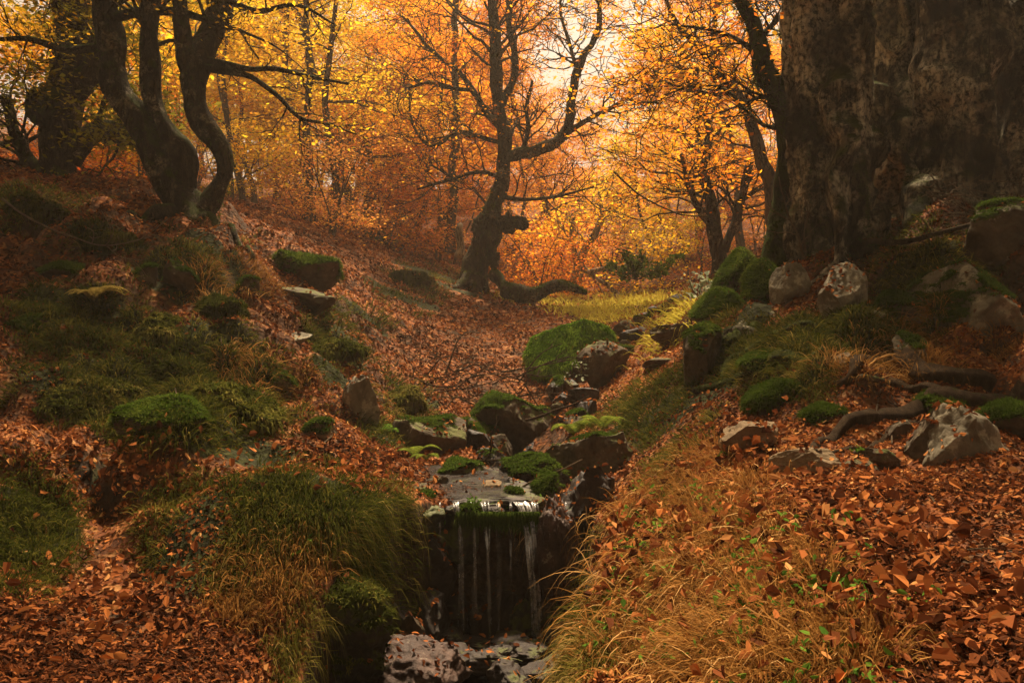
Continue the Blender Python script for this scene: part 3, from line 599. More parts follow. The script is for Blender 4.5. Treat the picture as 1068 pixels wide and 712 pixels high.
# slab over which the water falls
def slab():
    o = thing('stone_slab', at(500, 520, 4.3), 'flat wet stone slab forming the lip of the waterfall', 'stone slab')
    V, T = ico(6); V = np.sign(V) * np.abs(V) ** .45; V = V + norm(V) * (.13 * fbm(V * 2.3, 5, 9))[:, None]
    V = V * np.array([.30, .56, .05]); V[:, 0] -= (V[:, 1] + .3) * .28; c = np.array([-.13, 4.60, -.83])
    mb = MB(); mb.add(V + c, t=T); mb.build('slab', M_rock_wet, o)
    V, T = rock_verts(91, (.60, .44, .50), 6, 3, .08); c = at(514, 568, 4.2); mb = MB(); mb.add(V + c, t=T); mb.build('mossy_face', M_rock_wetmoss, o)
    g = np.random.default_rng(5); n = 2600                       # moss and drip strands on the face
    x = g.uniform(-.27, .13, n); z = -.82 - g.uniform(0, 1, n) ** 1.5 * .36 * (.6 + .5 * vnoise(np.stack([x * 9, 0 * x, 0 * x], -1), 3)); y = 3.93 + .04 * np.abs(x)
    mb = MB(); blades(mb, np.stack([x, y, z], -1), norm(np.stack([g.normal(0, .4, n), -np.ones(n), g.normal(0, .4, n)], -1)), g.uniform(.02, .05, n), .006, 1.1, g.uniform(0, .8, n), 2)
    mb.build('moss', M_moss, o)
slab()

# ------------------------------------------------------------------ water
def water():
    m, nt, out = new_mat('stream_water'); b = N(nt, 'ShaderNodeBsdfPrincipled'); b.inputs['Base Color'].default_value = (.02, .014, .01, 1); b.inputs['Specular IOR Level'].default_value = .3
    b.inputs['Roughness'].default_value = .12; b.inputs['Transmission Weight'].default_value = .4; b.inputs['IOR'].default_value = 1.33
    bp = N(nt, 'ShaderNodeBump'); bp.inputs['Strength'].default_value = .35; bp.inputs['Distance'].default_value = .02
    nt.links.new(noise(nt, 14, 4), bp.inputs['Height']); nt.links.new(bp.outputs[0], b.inputs['Normal']); nt.links.new(b.outputs[0], out.inputs[0])
    mb = MB(); xs = np.linspace(-.8, .45, 60); ys = np.linspace(1.0, 4.05, 90); X, Y = np.meshgrid(xs, ys)
    Z = POOL + .05 + .004 * vnoise(np.stack([X.ravel() * 20, Y.ravel() * 20, 0 * X.ravel()], -1), 2); c = len(xs)
    i = np.arange(len(ys) - 1)[:, None] * c; j = np.arange(c - 1)[None]
    mb.add(np.stack([X.ravel(), Y.ravel(), Z], -1), np.stack([i + j, i + j + 1, i + c + j + 1, i + c + j], -1).reshape(-1, 4))
    tag(mb.build('pool_water', m), 'dark shallow pool at the foot of the waterfall', 'water', kind='structure')
    # film of water on the slab, following its top
    mb = MB(); xs = np.linspace(0, 1, 24); ys = np.linspace(4.0, 4.95, 50); X, Y = np.meshgrid(xs, ys)
    w0 = np.interp(Y, [4.0, 4.3, 4.95], [-.25, -.33, -.50]); w1 = np.interp(Y, [4.0, 4.2, 4.95], [.15, .03, -.12]); w1 = w1 + .05 * vnoise(np.stack([Y.ravel() * 7, 0 * Y.ravel(), 0 * Y.ravel()], -1), 5).reshape(Y.shape); w0 = w0 + .05 * vnoise(np.stack([Y.ravel() * 6, 3 + 0 * Y.ravel(), 0 * Y.ravel()], -1), 5).reshape(Y.shape); Y = Y + .06 * vnoise(np.stack([X.ravel() * 4, 0 * X.ravel(), 0 * X.ravel()], -1), 7).reshape(Y.shape) * (Y < 4.4); XX = w0 + (w1 - w0) * X
    Z = -.776 + .006 * fbm(np.stack([XX.ravel() * 22, Y.ravel() * 14, 0 * Y.ravel()], -1), 3, 8) + .014 * vnoise(np.stack([XX.ravel() * 9, Y.ravel() * 9, 0 * Y.ravel()], -1), 4) - .07 * (1 - sstep(3.98, 4.2, Y.ravel())) ** 2 + (Y.ravel() - 4) * .02; c = len(xs)
    i = np.arange(len(ys) - 1)[:, None] * c; j = np.arange(c - 1)[None]
    m2, nt, out = new_mat('thin_water_film'); b = N(nt, 'ShaderNodeBsdfPrincipled'); b.inputs['Base Color'].default_value = (.035, .027, .022, 1)
    b.inputs['Roughness'].default_value = .45; b.inputs['Specular IOR Level'].default_value = .06; bp = N(nt, 'ShaderNodeBump'); bp.inputs['Strength'].default_value = 1.0; bp.inputs['Distance'].default_value = .03
    nt.links.new(noise(nt, 16, 7, .7), bp.inputs['Height']); nt.links.new(bp.outputs[0], b.inputs['Normal']); nt.links.new(b.outputs[0], out.inputs[0])
    tr = N(nt, 'ShaderNodeBsdfTransparent'); mx = N(nt, 'ShaderNodeMixShader'); nt.links.new(ramp(nt, noise(nt, 9, 5, .7), [(.35, (.25, .25, .25)), (.65, (.85, .85, .85))]), mx.inputs[0])
    nt.links.new(tr.outputs[0], mx.inputs[1]); nt.links.new(b.outputs[0], mx.inputs[2]); nt.links.new(mx.outputs[0], out.inputs[0])
    mb.add(np.stack([XX.ravel(), Y.ravel(), Z], -1), np.stack([i + j, i + j + 1, i + c + j + 1, i + c + j], -1).reshape(-1, 4))
    tag(mb.build('stream_water', m2), 'thin sheet of water sliding over the slab', 'water', kind='structure')
    # falling strands
    m3, nt, out = new_mat('falling_water'); d = N(nt, 'ShaderNodeBsdfDiffuse'); d.inputs[0].default_value = (.75, .72, .68, 1)
    tl = N(nt, 'ShaderNodeBsdfTranslucent'); tl.inputs[0].default_value = (.75, .72, .68, 1); gl = N(nt, 'ShaderNodeBsdfGlossy'); gl.inputs['Roughness'].default_value = .2
    x1 = N(nt, 'ShaderNodeMixShader'); x2 = N(nt, 'ShaderNodeMixShader'); x3 = N(nt, 'ShaderNodeMixShader'); tr = N(nt, 'ShaderNodeBsdfTransparent')
    nt.links.new(d.outputs[0], x1.inputs[1]); nt.links.new(tl.outputs[0], x1.inputs[2]); nt.links.new(x1.outputs[0], x2.inputs[1]); nt.links.new(gl.outputs[0], x2.inputs[2]); x2.inputs[0].default_value = .3
    nt.links.new(tr.outputs[0], x3.inputs[1]); nt.links.new(x2.outputs[0], x3.inputs[2])
    nt.links.new(math_(nt, 'MULTIPLY', attr(nt, 'rnd'), ramp(nt, noise(nt, 22, 5, .75), [(.38, (.05, .05, .05)), (.62, (1, 1, 1))])), x3.inputs[0]); nt.links.new(x3.outputs[0], out.inputs[0])
    mb = MB(); g = np.random.default_rng(3)
    ST = [(474, 484, .07, 3, 5), (478, 479, .06, 3, 4), (493, 496, .07, 3, 5), (505, 510, .07, 3, 4), (458, 458, .03, 3, 2), (533, 534, .03, 3, 2), (540, 558, .16, 5, 12), (547, 563, .15, 5, 12), (556, 563, .10, 4, 7), (520, 521, .05, 3, 3), (589, 592, .04, 3, 2)]
    for (a_, b, op, wpx, cnt) in ST:
        for k in range(cnt):
            xa = (a_ + g.normal(0, wpx * .45) - CX) / F * 4.0; xb = (b + g.normal(0, wpx * .35) - CX) / F * 3.84
            t = np.linspace(0, 1, 14); x = xa + (xb - xa) * t ** .6 + .004 * np.sin(t * g.uniform(4, 9) + g.uniform(0, 6))
            z = -.79 - .62 * t ** 1.6 + 0 * t; y = 4.01 - .15 * t ** .5 * g.uniform(.8, 1.2)
            w = g.uniform(.0015, .005) * (1 + .5 * np.sin(t * 7 + k))
            tube(mb, np.stack([x, y, z], -1), w, 5, r=min(1, op * g.uniform(4, 9)), cap=False)
    for k in range(26):                                          # scattered fine drips
        x = g.uniform(-.38, .2); t = np.linspace(0, 1, 5); z0 = g.uniform(-1.1, -.9)
        tube(mb, np.stack([x + 0 * t, 3.93 + 0 * t, z0 - (z0 + 1.4) * t * g.uniform(.5, 1)], -1), np.full(5, .0012), 4, r=.22, cap=False)
    tag(mb.build('waterfall', m3), 'thin white strands of water falling from the slab into the pool', 'waterfall', kind='structure')
water()

# ------------------------------------------------------------------ trees
def grow(p, d, L, r, lvl, maxl, g, paths, tips, crook=.25, up=.06, kids=(3, 5), ang=.8, seg=None, flat=0.0):
    n = max(5, int(L / (seg or L / 8))); st = L / n; P = [p]; d = norm(d); Dn = []
    for k in range(n):
        d = d + g.normal(0, crook, 3) * .6 + np.array([0, 0, up]); d[2] *= (1 - flat * .25); d = norm(d); Dn.append(d); P.append(P[-1] + d * st)
    P = np.array(P); t = np.linspace(0, 1, len(P)); paths.append((P, r * (1 - .72 * t), lvl))
    if lvl >= maxl:
        for k in range(max(1, len(P) // 3), len(P), 2): tips.append((P[k], Dn[k - 1]))
        return
    nk = g.integers(kids[0], kids[1] + 1)
    for k in range(nk):
        tt = g.uniform(.25, 1) if k else 1.0; i = min(int(tt * n), n - 1); a_ = norm(np.cross(Dn[i], g.normal(size=3)))
        th = g.uniform(.5, 1.1) * ang; dd = Dn[i] * math.cos(th) + a_ * math.sin(th)
        grow(P[i + (1 if tt == 1.0 else 0)], dd, L * g.uniform(.42, .68), r * (1 - .72 * tt) * .72 + .002, lvl + 1, maxl, g, paths, tips, crook, up, kids, ang, None, flat)
SIDES = {0: 14, 1: 8, 2: 6, 3: 4, 4: 3, 5: 3}
def add_paths(mb, paths, rmin=.004, off=0, rough=.12):
    for (P, R_, lvl) in paths:
        tube(mb, P, np.maximum(R_, rmin), SIDES.get(lvl + off, 3), rough if lvl + off < 2 else 0, 4, int(abs(P[0][0] * 100)) % 97, cap=lvl + off < 3)
def sprays(mb, tips, per, size, spread, g, thick=.12, keep=1.0, tone=None):
    if not tips: return
    P = np.array([t[0] for t in tips]); D = np.array([t[1] for t in tips])
    if keep < 1: k = g.uniform(0, 1, len(P)) < keep; P, D = P[k], D[k]
    tn = g.uniform(0, .7, len(P)) if tone is None else tone
    idx = np.repeat(np.arange(len(P)), per); n = len(idx)
    off = g.normal(0, spread, (n, 3)); off[:, 2] *= thick / 1; off += D[idx] * g.uniform(-.6, 1.0, (n, 1)) * spread
    off[:, 2] -= .12 * np.linalg.norm(off[:, :2], axis=1)
    nn = norm(g.normal(0, .42, (n, 3)) + [0, 0, 1]); rnd = np.clip(tn[idx] + g.uniform(0, .3, n), 0, 1)
    leaf_shapes(mb, P[idx] + off, nn, size * g.uniform(.6, 1.35, n), rnd, simple=True, g=g)

def tree_proto(seed, H, r0, per, size, lean=0, crown0=.25, spread=.45, nl=12, stems=1):
    """a beech of the background forest, base at the origin"""
    g = np.random.default_rng(seed); paths, tips = [], []
    for s in range(stems):
        n = 16; d = norm(np.array([lean + g.normal(0, .1), g.normal(0, .1), 1.])); P = [np.array([g.normal(0, .15) * (stems > 1), 0, -.4])]
        for k in range(n):
            d = norm(d + g.normal(0, .10, 3) + [0, 0, .04]); P.append(P[-1] + d * H / n)
        P = np.array(P); t = np.linspace(0, 1, n + 1); Rr = r0 * (1 - .82 * t); Rr[0] *= 1.5; Rr[1] *= 1.12
        paths.append((spline(np.column_stack([P, Rr]), .25)[:, :3], spline(np.column_stack([P, Rr]), .25)[:, 3], 0))
        for k in range(nl // stems):
            tt = crown0 + (1 - crown0) * (k + g.uniform(0, 1)) / (nl / stems); i = min(int(tt * n), n - 1); a_ = g.uniform(0, 2 * np.pi)
            dd = np.array([math.cos(a_), math.sin(a_), g.uniform(.0, .7)]); L = H * spread * g.uniform(.55, 1.0) * (1 - .55 * (tt - crown0))
            grow(P[i], dd, L * .62, Rr[i] * .42, 1, 3, g, paths, tips, .3, .03, (3, 4), .8, flat=.5)
    mt = MB(); add_paths(mt, paths, .008); mc = MB(); sprays(mc, tips, per, size, .38, g, .22)
    return mt.mesh('trunk', M_bark_far), mc.mesh('crown', M_crown, smooth=False)
protos = [tree_proto(201, 9.5, .115, 34, .10), tree_proto(202, 11, .13, 34, .10, .05, .22), tree_proto(203, 8, .095, 36, .095, -.1, .15, .55),
          tree_proto(204, 10, .11, 24, .10, .08, .35), tree_proto(205, 7, .08, 34, .09, 0, .12, .5, 12, 2), tree_proto(206, 12, .14, 30, .105, -.04, .4)]
sap = [tree_proto(211, 3.2, .035, 9, .075, .1, .15, .5, 9, 3), tree_proto(212, 2.4, .03, 11, .075, -.1, .1, .6, 9, 3)]
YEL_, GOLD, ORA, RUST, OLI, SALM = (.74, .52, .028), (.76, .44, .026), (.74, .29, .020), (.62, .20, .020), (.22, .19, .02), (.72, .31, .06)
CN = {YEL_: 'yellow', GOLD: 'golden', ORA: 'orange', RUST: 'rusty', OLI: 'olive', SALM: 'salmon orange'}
def place(px, d, proto, color, label, rz, sc=1.0, name='beech_tree', cat='tree', group='beech trees of the background forest'):
    x = (px - CX) / F * d; z = gz(x, d); o = thing(name, (x, d, z), label, cat, group); o.rotation_euler = (0, 0, rz); o.scale = (sc,) * 3
    for nm, me in zip(('trunk', 'crown'), proto):
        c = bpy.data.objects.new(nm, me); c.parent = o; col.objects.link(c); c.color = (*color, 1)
    return o
g = np.random.default_rng(42); kk = 0
BG = []
for (row, xs, j) in [(21, [265, 345, 430, 700, 775], 1), (26, [130, 225, 290, 330, 365, 400, 465, 540, 690, 760, 840], 1), (29, [250, 310, 380, 430, 590, 725], 1),
                  (33, [40, 150, 205, 240, 270, 300, 345, 400, 460, 515, 560, 615, 665, 720, 775, 830, 1000], 1.5),
                  (42, [90, 200, 235, 265, 305, 335, 390, 435, 490, 540, 590, 640, 690, 740, 790, 860, 1060], 2), (54, [130, 190, 215, 250, 280, 320, 350, 410, 460, 510, 560, 605, 650, 700, 750, 800], 3),
                  (70, [160, 330, 380, 430, 480, 530, 575, 620, 665, 710, 760, 810], 4), (12, [1090, 1180], .5), (10, [-120, -40], .5), (14, [-150, 60, 960], .5)]:
    for px in xs:
        px2 = px + g.normal(0, 9); d = row + g.uniform(-1, 1) * j; u = g.uniform()
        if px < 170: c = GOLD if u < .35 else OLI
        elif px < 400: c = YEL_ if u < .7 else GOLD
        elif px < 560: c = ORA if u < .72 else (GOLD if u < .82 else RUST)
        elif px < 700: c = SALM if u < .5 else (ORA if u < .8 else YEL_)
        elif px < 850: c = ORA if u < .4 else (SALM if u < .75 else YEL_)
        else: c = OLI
        BG.append((px2, d, c))
for (px, d, c) in BG:
    k = int(g.integers(0, 6)); k = 2 if (d < 18 and k in (1, 5)) else k
    gap = .45 if (600 < px < 700 and d < 60) else (.6 if (265 < px < 300 and 24 < d < 60) else 1.0)
    where = 'at the left of the background' if px < 240 else ('in the left middle of the background' if px < 440 else ('in the centre of the background' if px < 600 else ('in the right middle of the background' if px < 820 else 'behind the giant tree at the right')))
    dist = 'nearer' if d < 22 else ('mid distance' if d < 40 else 'far')
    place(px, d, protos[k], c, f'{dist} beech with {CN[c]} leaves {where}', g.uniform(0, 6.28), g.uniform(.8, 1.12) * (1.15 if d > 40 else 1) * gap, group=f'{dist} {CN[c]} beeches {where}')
shade_protos = [tree_proto(221, 12, .15, 60, .10, 0, .42, .5, 14), tree_proto(222, 13, .16, 60, .10, .04, .40, .5, 14)]  # tall beeches added out of view so their crowns shade the foreground
for (x, y, k, sc) in [(-4.8, 1.2, 0, 1), (5.0, 1.6, 1, 1), (-5.2, -2.5, 1, 1), (4.8, -3.2, 0, 1), (0.5, -4.6, 0, 1), (-7.2, 5.2, 1, 1), (7.4, 5.0, 0, 1), (-10, 7.5, 1, .9), (10.5, 8, 0, .9), (-3.2, -1.2, 1, 1.05), (3.6, -.9, 0, 1.05), (-6.6, 2.9, 0, .9)]:
    o = thing('beech_tree', (x, y, gz(x, y)), 'olive leaved beech standing beside or behind the viewer on the gully side', 'tree', 'added shade beeches round the viewpoint'); o.scale = (sc,) * 3; o.rotation_euler = (0, 0, x)
    for nm, me in zip(('trunk', 'crown'), shade_protos[k]):
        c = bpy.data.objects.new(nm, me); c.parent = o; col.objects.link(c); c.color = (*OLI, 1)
for k in range(34):
    px = g.choice([g.uniform(235, 480), g.uniform(560, 800), g.uniform(60, 220)]); d = g.uniform(15, 30); c = [ORA, RUST, GOLD, SALM][g.integers(0, 4)]
    where = 'on the left slope' if px < 490 else 'beyond the clearing on the right'
    place(px, d, sap[k % 2], c, f'young beech sapling with {CN[c]} leaves {where}', g.uniform(0, 6.28), g.uniform(.7, 1.2), 'sapling', 'sapling', f'{CN[c]} saplings {where}')

# --- hero trees, traced limb by limb at their own distance
def limb(pts, d, dd=0.0, step=.08, wob=.02, seed=0):
    """pts (px, py, radius px[, extra depth])"""
    A = []
    for i, p in enumerate(pts):
        dep = d + (p[3] if len(p) > 3 else dd * i / max(1, len(pts) - 1)); A.append([*at(p[0], p[1], dep), p[2] / F * dep])
    S = spline(A, step); w = fbm(S[:, :3] * 1.7, 2, seed)[:, None] * wob; w2 = fbm(S[:, :3] * 1.7 + 31, 2, seed + 1)[:, None] * wob
    S[:, :3] += np.hstack([w, w2, 0 * w]); return S[:, :3], S[:, 3]
def twigs_from(P, R_, g, paths, tips, n, L, maxl=2, t0=.2, rr=.4, crook=.3, up=.03, flat=.3):
    for k in range(n):
        i = int(g.uniform(t0, .98) * (len(P) - 2)); T = norm(P[i + 1] - P[i]); a_ = norm(np.cross(T, g.normal(size=3))); th = g.uniform(.6, 1.25)
        grow(P[i], T * math.cos(th) + a_ * math.sin(th), L * g.uniform(.5, 1.2), max(.004, min(R_[i] * rr, L * .022)), 1, maxl, g, paths, tips, crook, up, (2, 4), .9, flat=flat)
def fuzz(parent, P, R_, g, mat, n, ln=.03, side_up=.2, name='moss'):
    """short moss hair over the surface of a limb"""
    i = g.integers(0, len(P) - 1, n); T = norm(P[i + 1] - P[i]); a_ = norm(np.cross(T, g.normal(size=(n, 3))) + [0, 0, side_up])
    B = P[i] + (P[i + 1] - P[i]) * g.uniform(0, 1, (n, 1)) + a_ * (R_[i] * .97)[:, None]
    m = fbm(B * 3, 2, 8) > -.35; B, a2 = B[m], a_[m]; k = len(B)
    mb = MB(); blades(mb, B, norm(a2 + g.normal(0, .5, (k, 3))), ln * g.uniform(.5, 1.5, k), ln * .2, g.uniform(.3, 1.2, k), g.uniform(0, .8, k), 2)
    mb.build(name, mat, parent, smooth=False)

def left_tree():
    g = np.random.default_rng(31); d = 8.2
    t = thing('forked_tree', at(200, 232, d), 'gnarled mossy tree with curving stems forking low on the left bank', 'tree')
    L = [[(197, 242, 32), (193, 224, 24), (183, 202, 18), (172, 180, 16), (157, 152, 15), (140, 122, 15), (122, 92, 14), (116, 50, 14.5), (110, 5, 15), (104, -60, 13), (90, -160, 10)],
         [(200, 236, 24), (214, 215, 15), (231, 194, 10.5), (236, 172, 10), (229, 152, 10.5), (211, 128, 12), (203, 90, 13), (208, 62, 13, .1), (220, 35, 12, .2), (233, -5, 10, .4), (245, -70, 8, .5)],
         [(186, 208, 14), (190, 184, 12), (189, 162, 13), (180, 146, 10), (170, 130, 8), (161, 105, 8), (158, 70, 9), (156, 30, 9), (158, -10, 8), (165, -80, 6)],
         [(200, 95, 7), (193, 60, 9), (189, 25, 9), (186, -15, 8), (176, -90, 6)]]
    tips = []; allp = []
    for k, pts in enumerate(L):
        P, R_ = limb(pts, d, seed=k); mb = MB(); tube(mb, P, R_, 26, .34, 3.2, k, ridge=.22); mb.build('trunk' if k == 0 else 'stem', M_bark_dark, t); allp.append((P, R_))
        fuzz(t, P[:len(P) * 2 // 3], R_[:len(P) * 2 // 3], g, M_moss, 1500 if k < 3 else 400, .035)
    for pts in [[(214, 64, 5), (238, 68, 4), (262, 72, 3), (290, 72, 2.6), (325, 80, 2, -.1), (365, 88, 1.2, -.2)], [(212, 70, 5), (236, 74, 4), (262, 80, 3), (288, 98, 2.6), (312, 122, 2), (345, 130, 1.2), (372, 140, .8)],
                [(105, 50, 5), (70, 52, 4), (30, 40, 3), (-10, 42, 2)], [(116, 20, 6), (150, 12, 5), (195, 15, 4), (240, 30, 2)], [(240, 0, 4), (270, 12, 3), (310, 5, 2), (350, 25, 1)]]:
        P, R_ = limb(pts, d, seed=7, wob=.03); mb = MB(); tube(mb, P, R_, 7, .1); paths = []; twigs_from(P, R_, g, paths, tips, 9, .45, 2, .1, .5, .35); add_paths(mb, paths, .003, 1); mb.build('branch', M_bark_dark, t)
    paths = []
    for P, R_ in allp: twigs_from(P, R_, g, paths, tips, 10, 1.1, 3, .55, .3)
    mb = MB(); add_paths(mb, paths, .003, 1); mb.build('twigs', M_bark_dark, t)
    mb = MB(); sprays(mb, tips, 5, .048, .12, g, .3, .4); c = mb.build('crown', M_crown, t, smooth=False); c.color = (*GOLD, 1)
    for pts in [[(205, 228, 12), (225, 245, 7), (240, 262, 5), (262, 278, 3)], [(180, 232, 12), (160, 240, 8), (135, 246, 4)]]:
        P, R_ = limb(pts, d - .1, dd=-.6); P[:, 2] = zg(P[:, 0], P[:, 1]) + R_ * .3; mb = MB(); tube(mb, P, R_, 10, .2); mb.build('root', M_bark_dark, t)
left_tree()

def far_left_tree():
    g = np.random.default_rng(33); d = 10.5
    t = thing('burled_tree', at(62, 190, d), 'thick dark tree with a black burl at the far left', 'tree'); tips = []
    L = [[(60, 200, 26), (60, 170, 17), (60, 140, 17), (64, 105, 18), (74, 60, 15), (72, 20, 15), (70, -30, 14), (66, -150, 14)], [(75, 95, 14), (95, 75, 12), (104, 40, 10), (110, 0, 9), (125, -80, 7)],
         [(70, 160, 14), (95, 140, 11), (120, 135, 8), (150, 150, 5)], [(52, 190, 16), (30, 170, 8), (14, 140, 6), (5, 100, 5)]]
    for k, pts in enumerate(L):
        P, R_ = limb(pts, d, seed=k + 4); mb = MB(); tube(mb, P, R_, 20, .25, 3, k, ridge=.2); paths = []; twigs_from(P, R_, g, paths, tips, 16, 1.0, 3, .3, .3); add_paths(mb, paths, .004, 1); mb.build('trunk' if k == 0 else 'stem', M_bark_dark, t)
    c = at(50, 112, d - .15); V, T = rock_verts(5, (.62, .5, .55), 4, 3, .12); mb = MB(); mb.add(V + c, t=T); mb.build('burl', M_bark_moss, t)
    mb = MB(); sprays(mb, tips, 8, .075, .16, g, .25, .8); c = mb.build('crown', M_crown, t, smooth=False); c.color = (*OLI, 1)
far_left_tree()

def centre_tree():
    g = np.random.default_rng(35); d = 15.8
    t = thing('knobbly_tree', at(505, 292, d), 'knobbly old beech with moss bulges at its base in the centre of the slope', 'tree'); tips = []
    P, R_ = limb([(496, 306, 18), (495, 285, 14), (499, 264, 12), (511, 243, 11), (510, 222, 9.5), (519, 200, 8), (525, 175, 7.5), (527, 150, 7), (520, 120, 7), (516, 90, 6.5), (515, 50, 6), (512, 10, 5), (510, -40, 4), (508, -110, 2.5)], d, wob=.04)
    mb = MB(); tube(mb, P, R_, 18, .2, 3, 3, ridge=.15); paths = []; twigs_from(P, R_, g, paths, tips, 26, 1.6, 3, .35, .3, .35); add_paths(mb, paths, .007, 1); mb.build('trunk', M_bark_dark, t)
    fuzz(t, P[:len(P) // 4], R_[:len(P) // 4], g, M_moss, 2500, .05)
    LB = [[(527, 165, 6), (545, 160, 6.5), (562, 158, 6.5), (580, 148, 6), (593, 128, 5.5), (598, 105, 5), (603, 80, 4.5), (612, 58, 4), (625, 30, 3), (630, -10, 2.5), (640, -60, 1.5)],
          [(585, 142, 3.5), (605, 128, 3), (630, 116, 2.5), (655, 102, 2), (690, 88, 1.2)], [(603, 80, 2.5), (595, 60, 2), (588, 30, 1.6), (584, -10, 1.2)],
          [(521, 135, 4), (508, 118, 3.5), (494, 95, 3), (478, 75, 2.5), (462, 62, 2), (440, 40, 1.6), (420, 15, 1.2)], [(494, 95, 2.4), (470, 92, 2), (448, 86, 1.6), (425, 92, 1)],
          [(525, 110, 4.5), (534, 85, 4), (536, 55, 3.5), (530, 25, 3), (535, -20, 2)], [(545, 160, 3), (549, 135, 2.5), (548, 110, 2), (555, 85, 1.4)],
          [(522, 185, 2.5), (500, 180, 2), (470, 188, 1.6), (435, 198, 1)], [(520, 205, 2.5), (545, 208, 2), (580, 205, 1.4), (620, 195, 1)], [(524, 150, 2.6), (480, 138, 2), (450, 152, 1.8), (428, 120, 1.2), (425, 90, .9)]]
    for k, pts in enumerate(LB):
        P, R_ = limb(pts, d, dd=g.uniform(-1, .6), seed=k, wob=.07); mb = MB(); tube(mb, P, R_, 8, .2, 5, k); paths = []; twigs_from(P, R_, g, paths, tips, 15, .95, 3, .12, .45, .4); add_paths(mb, paths, .006, 1); mb.build('branch', M_bark_dark, t)
    for (px, py, w, h, s) in [(499, 236, 20, 34, 1), (530, 230, 30, 18, 2), (514, 226, 26, 20, 3), (544, 233, 22, 16, 8), (530, 238, 18, 16, 4), (494, 262, 16, 40, 5), (515, 270, 14, 26, 6)]:
        c = at(px, py, d - .15); V, T = rock_verts(s + 60, (w / F * d, .5, h / F * d), 5, 2, .42); mb = MB(); mb.add(V + c, t=T); o = mb.build('burl', M_bark_dark, t)
    for pts in [[(515, 285, 8), (525, 300, 5), (530, 315, 2)], [(490, 290, 9), (478, 300, 5), (462, 300, 3)], [(500, 290, 9), (498, 308, 6), (500, 322, 3)]]:
        P, R_ = limb(pts, d - .2, dd=-.6); mb = MB(); tube(mb, P, R_, 10, .25, 4); mb.build('root', M_bark_dark, t)
    mb = MB(); sprays(mb, tips, 3, .07, .2, g, .25, .28); c = mb.build('crown', M_crown, t, smooth=False); c.color = (*ORA, 1)
centre_tree()

